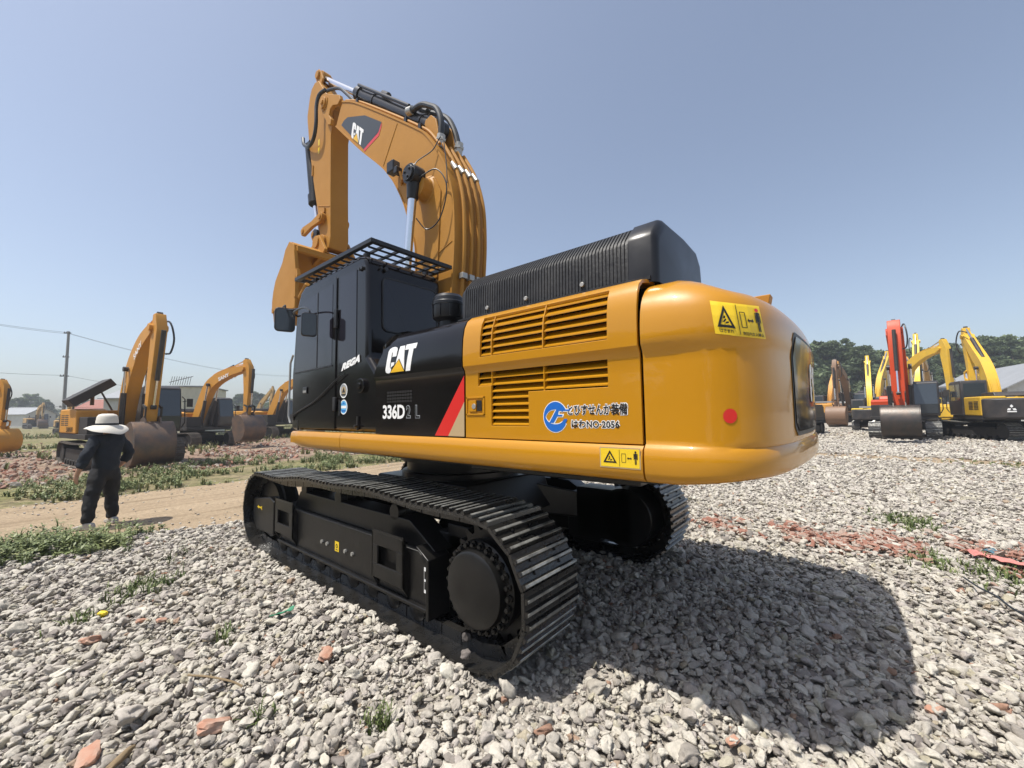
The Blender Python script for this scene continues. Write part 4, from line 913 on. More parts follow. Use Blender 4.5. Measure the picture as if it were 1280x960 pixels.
# links
LK=bpy.data.objects.new('bucket_linkage',None); COL.objects.link(LK); LK.parent=EX
def link(a,b,y,w,t,r):
    a=Vector(a);b=Vector(b); d=(b-a).normalized(); n=Vector((-d.y,d.x)); P=[]
    for i in range(9): q=math.pi*(.5+i/8); P.append(a+d*(math.cos(q)*r)+n*(math.sin(q)*r))
    P+=[(a+b)/2-n*w]
    for i in range(9): q=math.pi*(-.5+i/8); P.append(b+d*(math.cos(q)*r)+n*(math.sin(q)*r))
    P+=[(a+b)/2+n*w]
    m=MB(); m.prism([tuple(p) for p in P],y,y+t); m.cyl((a.x,y-.012,a.y),(a.x,y+t+.02,a.y),r*.55,14); m.cyl((b.x,y-.012,b.y),(b.x,y+t+.02,b.y),r*.55,14); return m
for s in (1,-1):
    link((3.34,5.34),(4.05,5.28),(.20 if s==1 else -.26),.055,.06,.085).obj('side_link',M['boomy'],LK,bevel=.006)
link((4.02,5.27),(3.62,4.66),-.08,.07,.16,.09).obj('power_link',M['boomy'],LK,bevel=.006)
# bucket
BU=bpy.data.objects.new('bucket',None); COL.objects.link(BU); BU.parent=EX
bw=.72
shell=[(3.16,4.62),(3.36,4.72),(3.52,4.62),(3.64,4.42),(3.80,4.28),(3.93,4.16),(4.02,3.98),(4.06,3.80),(4.06,3.66)]
inner=[(3.17,4.58),(3.34,4.66),(3.49,4.58),(3.61,4.39),(3.77,4.25),(3.90,4.13),(3.98,3.97),(4.02,3.79),(4.02,3.66)]
m=MB(); m.grid([[(a[0],-bw,a[1]),(a[0],bw,a[1]),(b[0],bw,b[1]),(b[0],-bw,b[1])] for a,b in zip([ (p.x,p.z) for p in smooth_path([(x,0,z) for x,z in shell],4)],[ (p.x,p.z) for p in smooth_path([(x,0,z) for x,z in inner],4)])],True)
m.f.append((0,1,2,3)); m.m.append(0); k=len(m.v)-4; m.f.append((k,k+1,k+2,k+3)); m.m.append(0)
m.obj('shell',M['boomy'],BU)
sidep=shell+[(3.9,3.60),(3.5,3.56),(3.08,3.52),(3.05,3.9),(3.07,4.19),(3.13,4.50)]
for s in (1,-1):
    m=MB(); a,b=(bw,bw+.035) if s==1 else (-bw-.035,-bw); m.prism(sidep,a,b); m.prism([(3.13,4.52),(3.05,4.19),(3.04,3.7),(3.10,3.7),(3.12,4.19),(3.19,4.5)],a-.012,b+.012); m.prism([(3.02,3.95),(2.97,4.05),(3.0,4.16),(3.08,4.17)],a-.01,b+.01); m.obj('side_plate',M['boomy'],BU,bevel=.006)
m=MB(); m.box(3.10,3.20,-bw,bw,4.50,4.60); m.obj('top_lip',M['boomy'],BU,bevel=.012)
for s in (.26,-.26):
    m=MB(); m.prism([(3.30,4.98),(3.44,5.0),(3.54,4.88),(3.74,4.74),(3.76,4.58),(3.55,4.48),(3.16,4.58),(3.06,4.66)],s-.025,s+.025); m.cyl((3.40,s-.05,4.87),(3.40,s+.05,4.87),.11,20); m.obj('bucket_ear',M['boomy'],BU,bevel=.006)
m=MB(); m.box(4.0,4.09,-bw-.03,bw+.03,3.60,3.69); m.obj('cutting_edge',M['boomy'],BU,bevel=.01)
for k in range(5):
    y=-bw+.06+k*(2*bw-.12)/4; m=MB(); m.add([(3.99,y-.06,3.62),(4.10,y-.06,3.62),(4.10,y+.06,3.62),(3.99,y+.06,3.62),(4.06,y-.045,3.44),(4.09,y-.045,3.44),(4.09,y+.045,3.44),(4.06,y+.045,3.44)],[(0,1,2,3),(4,7,6,5),(0,4,5,1),(1,5,6,2),(2,6,7,3),(3,7,4,0)]); m.obj('tooth',M['boomy'],BU,bevel=.006)
# ================================================================== OTHER MACHINES IN THE YARD
def dusty(name,c,r=.5): return mat(name,c,r,var=(2.2,.6,(c[0]*.55+.08,c[1]*.6+.06,c[2]*.6+.045)),bump=(12,.2,.01))
D={}
D['orange']=dusty('weathered_orange_yellow',(.60,.27,.025)); D['yellow']=dusty('weathered_yellow',(.72,.43,.02)); D['bright']=dusty('bright_yellow',(.85,.58,.03),.4); D['red']=mat('red_orange_paint',(.52,.055,.010),.4,spec=.3,var=(2,.5,(.42,.06,.02))); D['tan']=dusty('faded_tan_yellow',(.50,.30,.10))
D['black']=dusty('dusty_black',(.02,.02,.022),.45); D['steel']=mat('worn_bucket_steel',(.10,.085,.075),.45,metal=.3,var=(3,1,(.22,.13,.08)),bump=(14,.3,.01)); D['dark']=mat('dark_machinery',(.018,.017,.017),.6,var=(6,.8,(.05,.042,.035)))
D['mudtrk']=mat('dusty_track',(.07,.06,.05),.7,var=(5,.9,(.17,.14,.11)),bump=(30,.4,.01)); D['glass']=mat('cab_glass_reflecting',(.035,.045,.055),.12,spec=.8); D['ybuck']=D['yellow']; D['grey']=dusty('grey_paint',(.22,.22,.21)); D['white']=dusty('dirty_white',(.6,.58,.54)); D['teal']=dusty('teal_paint',(.03,.22,.20)); D['bstl']=mat('dark_bucket_steel',(.045,.045,.042),.35,metal=.5,var=(3,.9,(.10,.07,.055)),bump=(16,.3,.008)); D['brown']=dusty('rusty_brown',(.20,.11,.06))
def limb(m,pts,y0,y1):
    L=[];Rr=[]
    for i,(x,z,w) in enumerate(pts):
        a=pts[max(0,i-1)];b=pts[min(len(pts)-1,i+1)];t=Vector((b[0]-a[0],b[1]-a[1])).normalized();n=Vector((-t.y,t.x))*w/2
        L.append((x+n.x,z+n.y));Rr.append((x-n.x,z-n.y))
    k=len(pts)
    G=[[(L[i][0],y1,L[i][1]),(Rr[i][0],y1,Rr[i][1]),(Rr[i][0],y0,Rr[i][1]),(L[i][0],y0,L[i][1])] for i in range(k)]
    m.grid(G,True); e=len(m.v)-4; m.f.append((0,1,2,3));m.m.append(0);m.f.append((e+3,e+2,e+1,e));m.m.append(0); return m
POSES=dict(
 front=dict(boom=[(.35,1.45,.5),(1.0,2.8,.62),(1.9,4.1,.66),(3.2,4.75,.5),(4.6,5.0,.36)],stick=[(4.75,5.55,.22),(4.85,5.0,.55),(5.0,3.6,.42),(5.1,1.75,.26)],buck=(5.1,1.55,0)),
 near=dict(boom=[(.35,1.45,.5),(.7,2.5,.66),(1.3,3.5,.70),(2.2,4.3,.54),(3.3,4.75,.38)],stick=[(3.45,5.2,.22),(3.5,4.7,.55),(3.25,3.2,.42),(3.0,1.5,.26)],buck=(3.0,1.35,0)),
 high=dict(boom=[(.35,1.45,.5),(.75,3.0,.62),(1.5,4.4,.66),(2.9,5.6,.5),(4.2,6.3,.36)],stick=[(4.35,6.9,.22),(4.45,6.4,.55),(4.75,4.2,.42),(5.0,1.75,.26)],buck=(5.0,1.50,0)),
 side=dict(boom=[(.35,1.45,.5),(.95,2.7,.62),(1.6,3.65,.62),(2.9,4.2,.46),(4.3,4.45,.34)],stick=[(4.35,4.95,.2),(4.5,4.5,.5),(4.55,3.2,.38),(4.5,1.75,.24)],buck=(4.5,1.6,0)),
 tucked=dict(boom=[(.35,1.45,.5),(.7,2.9,.62),(1.25,4.0,.64),(2.3,5.2,.5),(3.1,6.15,.34)],stick=[(3.25,6.75,.2),(3.3,6.2,.5),(3.05,4.7,.4),(2.9,3.2,.24)],buck=(2.95,3.0,0)))
TRK={}
def belt_mesh(key):
    if key not in TRK:
        mb=MB(); pts=track_path(-1.65,1.65,.44,.44,.41,.41,lambda t:-.045*math.sin(math.pi*t)); belt(mb,pts,40,-.28,.28,plate=.012,rib=.03,chain=False); TRK[key]=mb.mesh('track_belt',[D['mudtrk'] if key=='mud' else D['dark'],D['mudtrk'] if key=='mud' else M['worn_glint']],30)
    return TRK[key]
def digger(label,px,py,head,scale=1,pose='front',body='orange',boom=None,cab='black',buck='steel',trk='mud',word=None,z=0,stretch=1,group='excavators parked around the yard',rear='black',hood=False,upper=0,pos=None,nobucket=False,emblem=False,mast=False,fat=1.,bwid=.62):
    boom=boom or body
    P=Vector(pos) if pos else onz(px,py,0); P.z=z
    T=thing('excavator',label,'excavator',P,R(head),group,scale)
    for s in (1,-1):
        o=meshobj('track_belt',belt_mesh(trk),T); o.location=(0,s*1.05,0)
        f=MB(); f.prism([(-1.3,.2),(1.35,.2),(1.5,.45),(1.3,.62),(-1.2,.62),(-1.4,.45)],s*1.05-.16,s*1.05+.16); f.cyl((-1.65,s*1.05-.2,.44),(-1.65,s*1.05+.2,.44),.30,20); f.cyl((1.65,s*1.05-.14,.44),(1.65,s*1.05+.14,.44),.34,20)
        for k in range(7): f.cyl((-1.2+k*.4,s*1.05-.2,.15),(-1.2+k*.4,s*1.05+.2,.15),.10,10)
        f.obj('track_frame',D['dark'],T)
    m=MB(); m.box(-.8,.8,-.8,.8,.45,.8); m.lathe((0,0,.78),[(.6,0),(.6,.2)],24); m.obj('carbody',D['dark'],T)
    U=bpy.data.objects.new('upper_body',None); COL.objects.link(U); U.parent=T; U.rotation_euler=(0,0,R(upper))
    m=MB(); m.box(-2.3,1.5,-1.25,1.25,.98,1.16); m.box(.3,1.4,-1.2,-.42,1.16,1.75); m.obj('platform',D['dark'],U,bevel=.02)
    m=MB(); m.prism([(-2.2,1.165),(.25,1.165),(.25,1.98),(-.1,2.05),(-2.2,2.05)],-1.27,-.45); m.prism([(-2.2,1.165),(-.25,1.165),(-.25,2.05),(-2.2,2.05)],.45,1.27); m.prism([(-2.2,1.2),(-.2,1.2),(-.2,2.0),(-2.2,2.0)],-.44,.44); H=m.obj('side_housing',D[body],U,bevel=.05,seg=3)
    m=MB()
    for s in (1,-1):
        for k in range(6):
            for xa in (-1.95,-1.35):
                m.box(xa,xa+.5,s*1.271-.002,s*1.271+.006,1.45+k*.07,1.485+k*.07)
    m.obj('grille_slats',D['black'],U)
    m=MB(); pl=[(-2.21,1.27),(-2.5,1.24),(-2.72,1.05),(-2.83,.7),(-2.88,.3),(-2.88,-.3),(-2.83,-.7),(-2.72,-1.05),(-2.5,-1.24),(-2.21,-1.27)]; m.prism(pl,1.05,1.95,ax='z'); m.obj('counterweight',D[rear],U,bevel=.09,seg=3)
    if emblem:
        for y in (.55,-.55):
            fl=Flat(lambda u,v,l:(-2.885+ (0 if abs(y+u)<.3 else .015*(abs(y+u)-.3)*4)-l,y-u,1.5+v)); W=M['white']
            for q in (90,210,330):
                cx,cy=.09*math.cos(R(q)),.09*math.sin(R(q)); d=Vector((math.cos(R(q)),math.sin(R(q)))); n=Vector((-d.y,d.x))
                fl.poly([tuple(d*.02),tuple(d*.09+n*.055),tuple(d*.17),tuple(d*.09-n*.055)],W,.012)
            fl.rect(-.14,-.17,.14,-.12,W,.012); fl.obj('emblem',U)
    if not hood:
        m=MB(); m.prism([(-2.0,2.052),(-.4,2.052),(-.55,2.25),(-1.85,2.25)],-.95,.75); m.obj('engine_hood',D['black' if body!='red' else 'red'],U,bevel=.04)
    else:
        m=MB(); m.prism([(-1.35,0),(0,0),(0,.30),(-1.35,.30)],-.8,.2,M_=Matrix.Translation((-.55,-.25,2.95))@Matrix.Rotation(R(90),4,'Z')@Matrix.Rotation(R(-38),4,'Y')); m.obj('raised_hood',D['dark'],U,bevel=.03)
        m=MB(); m.cyl((-.9,-.1,2.0),(-.9,-.5,2.85),.03,8); m.obj('hood_strut',D['dark'],U)
    m=MB(); m.cyl((-.75,-.7,2.2),(-.75,-.7,2.62),.06,12); m.obj('exhaust_pipe',D['steel'],U)
    # cab
    m=MB(); m.prism([(-.2,1.165),(1.55,1.165),(1.62,1.75),(1.45,2.82),(1.25,2.90),(-.15,2.90),(-.2,2.8)],.40,1.33); C_=m.obj('cab',D[cab],U,bevel=.05,seg=3)
    m=MB(); m.add([(1.585+.0,.47,1.30),(1.585,1.26,1.30),(1.640,1.26,1.76),(1.640,.47,1.76),(1.495,1.26,2.75),(1.495,.47,2.75)],[(0,1,2,3),(3,2,4,5)]); m.obj('windscreen',D['glass'],U,ang=0)
    m=MB(); m.box(.55,1.38,1.331,1.338,1.9,2.72); m.box(-.08,.42,1.331,1.338,1.9,2.72); m.obj('side_window',D['glass'],U)
    m=MB(); m.box(-.208,-.202,.5,1.23,2.12,2.75); m.obj('rear_window',D['glass'],U)
    m=MB(); m.tube([(1.55,1.34,1.3),(1.62,1.42,1.5),(1.55,1.42,2.4),(1.48,1.35,2.5)],.02,6); m.obj('hand_rail',D['dark'],U)
    m=MB(); m.tube([(1.5,1.36,2.3),(1.62,1.55,2.35)],.015,6); m.box(1.58,1.63,1.47,1.66,2.1,2.42); m.obj('side_mirror',D['dark'],U,bevel=.01)
    # arm
    p=POSES[pose]; st=lambda q:[(x,1.45+(z-1.45)*stretch)+tuple(r) for x,z,*r in q]
    bo,sk=st(p['boom']),st(p['stick'])
    cur=lambda q,n=5:[(v.x,v.z,v.y) for v in smooth_path([(x,w,z) for x,z,w in q],n)]
    m=limb(MB(),cur(bo),-.20*fat,.20*fat); B_=m.obj('boom',D[boom],U,ang=30,bevel=.012)
    m=limb(MB(),sk,-.15*fat,.15*fat); S_=m.obj('stick',D[boom],U,bevel=.02)
    bx,bz,ba=p['buck']; bz=1.45+(bz-1.45)*stretch
    # cylinders
    def cylr(a,b,y,r,k,name='hydraulic_cylinder'):
        a=Vector((a[0],y,a[1]));b=Vector((b[0],y,b[1])); mm=MB(); c=a.lerp(b,k); mm.tube([a,c],r,12); o=mm.obj(name,D['black' if boom!='red' else 'dark'],U); mm=MB(); mm.tube([c,b],r*.5,10); mm.obj('piston_rod',M['chrome'],o); mm=MB(); mm.cyl(b+Vector((0,-.07,0)),b+Vector((0,.07,0)),r*1.05,12); mm.obj('rod_eye',D['black'],o)
    for s in (1,-1): cylr((1.15,1.2),(bo[2][0]+.05,bo[2][1]-.05),s*(.10+.20*fat),.085*fat,.62)
    cylr((bo[2][0]+.1,bo[2][1]+.48),(sk[0][0],sk[0][1]),0,.085,.62)
    cylr((sk[1][0]+.42,sk[1][1]-.1),(sk[3][0]+.28,sk[3][1]+.55),0,.07,.65)
    m=MB(); 
    for y in (.12,-.12): m.tube(smooth_path([(x-.02,y,z+w*.5+.06) if i>1 else (x-w*.5-.05,y,z) for i,(x,z,w) in enumerate(bo)],4),.025,6)
    m.obj('hydraulic_pipe',D[boom],U)
    m=MB(); a=bo[-1]; m.tube(smooth_path([(a[0]-.7,.2,a[1]+.15),(a[0]-.1,.34,a[1]+.3),(a[0]+.15,.42,a[1]-.3),(a[0]+.1,.36,a[1]-.8),(a[0]+.3,.17,a[1]-.9)],5),.03,8); m.obj('hose_loop',M['hose'],U)
    for (x,z) in ((bo[-1][0]+.03,bo[-1][1]),): m=MB(); m.cyl((x,-.26,z),(x,.26,z),.12,16); m.obj('hinge_pin',D[boom],U)
    if not nobucket:
        sh=[(-.22,.12),(.25,.22),(.55,-.02),(.72,-.42),(.68,-.85),(.42,-1.15),(.02,-1.28)]
        S2=[(v.x,v.z) for v in smooth_path([(x,0,z) for x,z in sh],4)]; O=offs(S2,-.05)
        m=MB(); w=bwid; m.grid([[(bx+a[0],w,bz+a[1]),(bx+a[0],-w,bz+a[1]),(bx+b[0],-w,bz+b[1]),(bx+b[0],w,bz+b[1])] for a,b in zip(S2,O)],True); k=len(m.v)-4; m.f+= [(0,1,2,3),(k+3,k+2,k+1,k)]; m.m+=[0,0]
        B=m.obj('bucket',D[buck],U,bevel=.008)
        m=MB()
        for s in (1,-1): m.prism([(bx+x,bz+z) for x,z in S2]+[(bx-.25,bz-.6),(bx-.28,bz-.1)],s*w-(.0 if s>0 else .03),s*w+(.03 if s>0 else 0))
        for s in (.2,-.2): m.prism([(bx-.15,bz+.1),(bx-.1,bz+.3),(bx+.25,bz+.42),(bx+.4,bz+.1)],s-.025,s+.025)
        m.obj('bucket_side',D[buck],U,bevel=.006)
        for k in range(5):
            y=-w+.06+k*(2*w-.12)/4; m=MB(); m.add([(bx+.06,y-.05,bz-1.25),(bx+.02,y-.05,bz-1.32),(bx+.02,y+.05,bz-1.32),(bx+.06,y+.05,bz-1.25),(bx-.17,y-.035,bz-1.33),(bx-.17,y+.035,bz-1.33)],[(0,1,2,3),(0,4,1),(3,2,5),(1,4,5,2),(0,3,5,4)]); m.obj('tooth',D[buck],U)
        m=MB(); 
        for s in (.19,-.23): m.prism([(sk[3][0]-.02,sk[3][1]+.62),(sk[3][0]+.06,sk[3][1]+.66),(sk[3][0]+.38,sk[3][1]+.56),(bx+.33,bz+.40),(bx+.25,bz+.36),(sk[3][0]+.27,sk[3][1]+.48)],s,s+.04)
        m.obj('bucket_link',D[buck if buck!='steel' else 'dark'],U)
    if word:
        def tw(u0,v0,w,h,fn,mt,par):
            fl=Flat(fn); fl.text(word,u0,v0,w,h,mt,.01,bold=.03); fl.obj('lettering',par)
        tw(0,0,.95,.19,lambda u,v,l:(-1.0+u*1,-1.275-l,1.22+v),M['black'],U)
        a=Vector((bo[2][0],bo[2][1])); b=Vector((bo[4][0],bo[4][1])); d=(b-a).normalized(); n=Vector((-d.y,d.x)); c=a.lerp(b,.45)
        tw(0,0,.9,.22,lambda u,v,l:(c.x+d.x*(u-.45)+n.x*(v-.1),-.205-l,c.y+d.y*(u-.45)+n.y*(v-.1)),M['white'],U)
        tw(0,0,.9,.22,lambda u,v,l:(c.x-d.x*(u-.45)+n.x*(v-.1),.205+l,c.y-d.y*(u-.45)+n.y*(v-.1)),M['white'],U)
    if mast:
        pass
    return T
digger('orange excavator right behind the person, wide bucket on the ground, engine hood open',150,579,187,1.04,'near','orange',bwid=.52,word='SANY',hood=True,cab='black',rear='black',group=None)
digger('orange excavator with bent arm and dark bucket, beyond the dirt road by the cream cabin',240,558,200,1.02,'side','orange',word='SANY')
digger('smaller looking orange excavator half hidden by the big machine\'s cab front',333,547,203,1.08,'side','orange')
digger('orange excavator cut by the left edge, its orange bucket lowered',-74,572,213,.74,'side','orange',buck='orange')
digger('old yellow excavator with upright arm and rounded bucket, beside the utility pole',84,543,182,.80,'front','tan')
digger('distant yellow excavator in the row past the weeds, next to the grey shed',60,532,150,1.0,'side','yellow',trk='dark')
digger('distant yellow excavator with arm raised against the far treetops at the left',72,530,200,.9,'tucked','bright',trk='dark')
digger('teal excavator far behind, its slim arm in front of the cream cabin',246,535,170,.95,'tucked','teal',boom='teal',cab='white')
digger('far yellow excavator seen between the cabin and the bent orange arm',286,534,140,1.0,'side','yellow')
digger('far orange excavator in the distant row between pole and shed',98,533,160,1.0,'front','orange')
digger('far faded excavator just past the grey shed\'s gable',44,536,190,1.0,'side','tan')
digger('far tan excavator above the dark cab of the bent-arm machine',318,534,210,1.0,'tucked','tan')
# right-hand row
digger('red excavator with upright red arm and black bucket, facing the camera',1132,547,85,1.10,'high','red',fat=1.5,stretch=.765,cab='black',buck='bstl',trk='dark',rear='grey',group=None)
digger('yellow excavator on the right seen from behind, black tail with white emblems',1254,549,297,1.10,'tucked','yellow',rear='black',trk='dark',emblem=True,stretch=.86,upper=-20,buck='yellow')
digger('yellow excavator with folded arm and yellow bucket on the gravel, right of the red one',1118,533,122,1.2,'front','yellow',buck='yellow',stretch=1.12)
digger('bright yellow arm and black louvred tail of an excavator left of the red one',1079,543,272,1.05,'tucked','bright',body='black' if False else 'bright',rear='black',trk='dark',nobucket=True,stretch=1.12) if False else digger('bright yellow arm over a black louvred tail, excavator just left of the red one',1090,538,268,.85,'tucked','bright',rear='black',trk='dark',nobucket=True,stretch=1.1)
digger('brown excavator facing the camera with a rusty wide bucket, third from the counterweight',1066,533,80,1.1,'front','brown',buck='brown',stretch=1.0)
digger('faded orange excavator with a thin tilted arm, far behind the counterweight edge',1038,528,255,1.2,'tucked','orange',rear='orange')
digger('dark cab excavator showing only a sliver beside the counterweight',992,543,80,1.0,'side','black',trk='dark')
digger('bright yellow excavator whose arm rises behind the red machine\'s cab',1150,532,262,1.3,'tucked','bright',rear='black',stretch=1.1)
digger('tan excavator with a stubby raised arm, between two yellow arms',1166,529,80,1.35,'front','tan',stretch=.95)
digger('small yellow excavator with pale counterweight behind the black tailed one',1213,538,250,.95,'side','yellow',rear='yellow')
digger('far yellow excavator whose thin arm leans left, behind the bright yellow arm',1098,527,250,1.4,'tucked','yellow',rear='black')
digger('far orange excavator glimpsed between the red machine and the yellow folded arm',1157,528,285,1.3,'tucked','orange',rear='orange')
# ================================================================== POLE, WIRES, BUILDINGS
def at_depth(px,d,z=0):
    r=ray(px,520); t=d; p=CAM+r*t; p.z=z; return p
pp=at_depth(79,48); 
PT=thing('utility_pole','grey concrete utility pole with short crossarms, behind the yard machines','utility pole',pp)
m=MB(); m.tube([(0,0,-.2),(0,0,12.3)],[.18,.12],14); m.obj('pole',D['grey'],PT)
for z,l in ((12.1,.55),(9.2,.5),(6.9,.7),(3.2,.5)):
    m=MB(); a=Vector(rt2.tolist()+[0]); m.box(-l,l*.5,-.05,.05,z-.05,z+.05,Matrix.Rotation(math.atan2(a.y,a.x),4,'Z'))
    for u in (-l*.9,-l*.4): q=a*u; m.tube([(q.x,q.y,z),(q.x,q.y,z+.2)],[.05,.03],8)
    m.obj('crossarm',D['dark'],PT)
wl=['upper overhead wire running past the pole top','second overhead wire just under the upper one','middle overhead wire crossing the pole','lowest overhead wire, near the treetops']
for k,(z,off,sgl) in enumerate(((12.2,0,0),(12.0,.45,0),(7.0,.2,0),(3.3,.2,0))):
    m=MB(); c=pp+Vector((0,0,z)); a=pp+(at_depth(-70,39)-pp)*1.0+Vector((0,0,z-.15)); b=at_depth(364,100)+Vector((0,0,z-.4+ (0 if z>10 else -.3)))
    q=Vector(rt2.tolist()+[0])*(-.35+off); pts=[]
    for A,B,s in ((a+q,c+q,.15),(c+q,b+q,1.3 if z>5 else .5)):
        for i in range(17):
            t=i/16; p=A.lerp(B,t); p.z-=s*4*t*(1-t); 
            if not(pts and i==0): pts.append(p)
    m.tube(pts,.015,5); tag(m.obj('overhead_wire',D['dark']),wl[k],'wire','overhead wires')
def gable(name,label,c,ang,L_,W__,he,hr,wallm,roofm,wins,ov=.4,group=None):
    T=thing(name,label,'building',c,ang,group)
    m=MB(); m.prism([(-W__/2,0),(W__/2,0),(W__/2,he),(0,hr),(-W__/2,he)],-L_/2,L_/2,ax='x'); m.obj('wall',wallm,T)
    m=MB()
    s=(hr-he)/(W__/2); e=W__/2+ov
    for sg in (1,-1): m.prism([(0,hr+.02),(sg*e,he-s*ov+.02),(sg*e,he-s*ov+.12),(0,hr+.13)],-L_/2-ov,L_/2+ov,ax='x')
    m.obj('roof',roofm,T)
    for (x,y,z,w,h,face) in wins:
        wo=MB()
        if face=='y+': wo.box(x-w/2,x+w/2,W__/2+.0,W__/2+.03,z,z+h)
        elif face=='y-': wo.box(x-w/2,x+w/2,-W__/2-.03,-W__/2,z,z+h)
        elif face=='x-': wo.box(-L_/2-.03,-L_/2,y-w/2,y+w/2,z,z+h)
        else: wo.box(L_/2,L_/2+.03,y-w/2,y+w/2,z,z+h)
        wo.obj('window',D['glass'],T)
    return T
CREAM=dusty('cream_panel_wall',(.62,.58,.46)); ROOFG=mat('grey_sheet_roof',(.30,.31,.32),.5,var=(.6,.5,(.20,.21,.22)),bump=(3,.2,.05)); WALLW=dusty('pale_render',(.55,.54,.50))
rh=math.atan2(rt2[1],rt2[0])
cabn=gable('site_cabin','cream site cabin with one small dark window and a mesh rack on its roof',at_depth(236,40),rh+R(8),3.0,7,4.55,4.75,CREAM,ROOFG,[(.3,0,2.9,.75,1.1,'y+'),(.3,0,2.9,.75,1.1,'y-')],.15)
m=MB()
for k in range(9): m.tube([(-.2+k*.2,-2.5,4.8),(-.2+k*.2+.15,-2.5,5.6)],.02,5)
m.tube([(-.3,-2.5,5.05),(1.7,-2.5,5.6)],.03,5); m.obj('roof_rack',D['dark'],cabn)
sg=at_depth(207,52); gable('long_shed','long low shed with a pale sheet roof behind the orange excavator',sg,rh+R(12),9,7,4.2,5.3,WALLW,ROOFG,[(0,0,1.5,1.2,1.2,'y+')])
gable('grey_roofed_shed','small shed with grey roof far off beyond the weeds at the left',at_depth(33,95),rh,7,6,3.1,4.6,WALLW,ROOFG,[(1,0,1.2,1.2,1,'y+'),(-1.5,0,1.2,1.2,1,'y+')])
gable('red_brick_house','low house with a red roof seen behind the raised engine hood',at_depth(143,75),rh,8,6,3.6,5.2,D['brown'],mat('red_tile_roof',(.26,.10,.07),.7,var=(2,.5,(.3,.08,.05))),[(1,0,1.2,1.2,1,'y+')])
A=at_depth(1213,58);B=at_depth(1352,38); md=(A+B)/2; dr_=B-A
gable('grey_roofed_warehouse','long warehouse with grey roof and dark openings behind the yellow machines at the right',md,math.atan2(dr_.y,dr_.x),dr_.length,9,3.7,6.4,WALLW,ROOFG,[(x,0,1.3,2.2,1.7,f) for x in range(-14,15,4) for f in ('y+','y-')],.7)
gable('pale_roofed_shelter','lean pale roofed shelter between the trees and the yellow arm',at_depth(1222,62),math.atan2(dr_.y,dr_.x),8,6,3.3,4.7,WALLW,mat('white_sheet_roof',(.6,.6,.6),.5),[],.6)
# ================================================================== TREES
LEAF=bpy.data.materials.new('foliage'); LEAF.use_nodes=True; nt=LEAF.node_tree; b=nt.nodes['Principled BSDF']; b.inputs['Roughness'].default_value=.6; b.inputs['Specular IOR Level'].default_value=.25
at_=nt.nodes.new('ShaderNodeAttribute'); at_.attribute_name='tint'; cr=nt.nodes.new('ShaderNodeValToRGB'); cr.color_ramp.elements[0].color=(.075,.105,.050,1); cr.color_ramp.elements[1].color=(.20,.25,.13,1); nt.links.new(at_.outputs['Fac'],cr.inputs[0])
oi=nt.nodes.new('ShaderNodeObjectInfo'); hs=nt.nodes.new('ShaderNodeHueSaturation'); mr=nt.nodes.new('ShaderNodeMapRange'); mr.inputs[3].default_value=.75; mr.inputs[4].default_value=1.2; nt.links.new(oi.outputs['Random'],mr.inputs[0]); nt.links.new(mr.outputs[0],hs.inputs['Value']); nt.links.new(cr.outputs[0],hs.inputs['Color']); nt.links.new(hs.outputs[0],b.inputs['Base Color'])
tl=nt.nodes.new('ShaderNodeBsdfTranslucent'); nt.links.new(hs.outputs[0],tl.inputs[0]); ms=nt.nodes.new('ShaderNodeMixShader'); ms.inputs[0].default_value=.25; nt.links.new(b.outputs[0],ms.inputs[1]); nt.links.new(tl.outputs[0],ms.inputs[2]); nt.links.new(ms.outputs[0],nt.nodes['Material Output'].inputs[0])
BARK=mat('bark',(.12,.10,.08),.9,bump=(8,.5,.05))
def crown_mesh(seed,n=6000,H=10.,W=3.6,leaf=.26):
    r=np.random.default_rng(seed); cl=[]
    for i in range(64):
        t=r.uniform(0,1); z=H*(.28+.68*t); rad=W*(1-abs(t-.38)*1.05)*r.uniform(.35,.9); a=r.uniform(0,6.28); cl.append((rad*math.cos(a)*.8,rad*math.sin(a)*.8,z,r.uniform(.30,.95)*(1.15-.45*t)))
    cl=np.array(cl); k=r.integers(0,len(cl),n); d=r.normal(0,1,(n,3)); d/=np.linalg.norm(d,axis=1)[:,None]; q=r.uniform(.45,1,n)**.5
    c=cl[k,:3]+d*(cl[k,3]*q)[:,None]*np.array([1,1,.8])
    V=np.zeros((n,4,3)); u=r.normal(0,1,(n,3)); u/=np.linalg.norm(u,axis=1)[:,None]; w=np.cross(u,r.normal(0,1,(n,3))); w/=np.linalg.norm(w,axis=1)[:,None]; s=leaf*r.uniform(.6,1.4,n)[:,None]
    V[:,0]=c-u*s;V[:,1]=c+w*s*.55;V[:,2]=c+u*s;V[:,3]=c-w*s*.55
    me=bpy.data.meshes.new('crown'); me.from_pydata(V.reshape(-1,3).tolist(),[],np.arange(n*4).reshape(n,4).tolist()); me.materials.append(LEAF)
    a=me.attributes.new('tint','FLOAT','FACE'); a.data.foreach_set('value',(r.uniform(0,1,n)*.6+.4*(k%5)/4).astype(np.float32)); return me,cl
def trunk_mesh(cl,H):
    m=MB(); m.tube([(0,0,-.3),(.05,0,H*.3),(0,.05,H*.6),(.03,0,H*.9)],[H*.022,H*.017,H*.011,.03],8)
    for x,y,z,r in cl[::3]:
        m.tube([(0,0,z*.6),(x*.5,y*.5,z*.82),(x,y,z)],[.10,.06,.02],5)
    return m.mesh('trunk',[BARK],40)
CR=[]
for sd in range(5):
    me,cl=crown_mesh(sd+3,W=(3.6,3.1,4.0,2.8,3.4)[sd]); CR.append((me,trunk_mesh(cl,10.)))
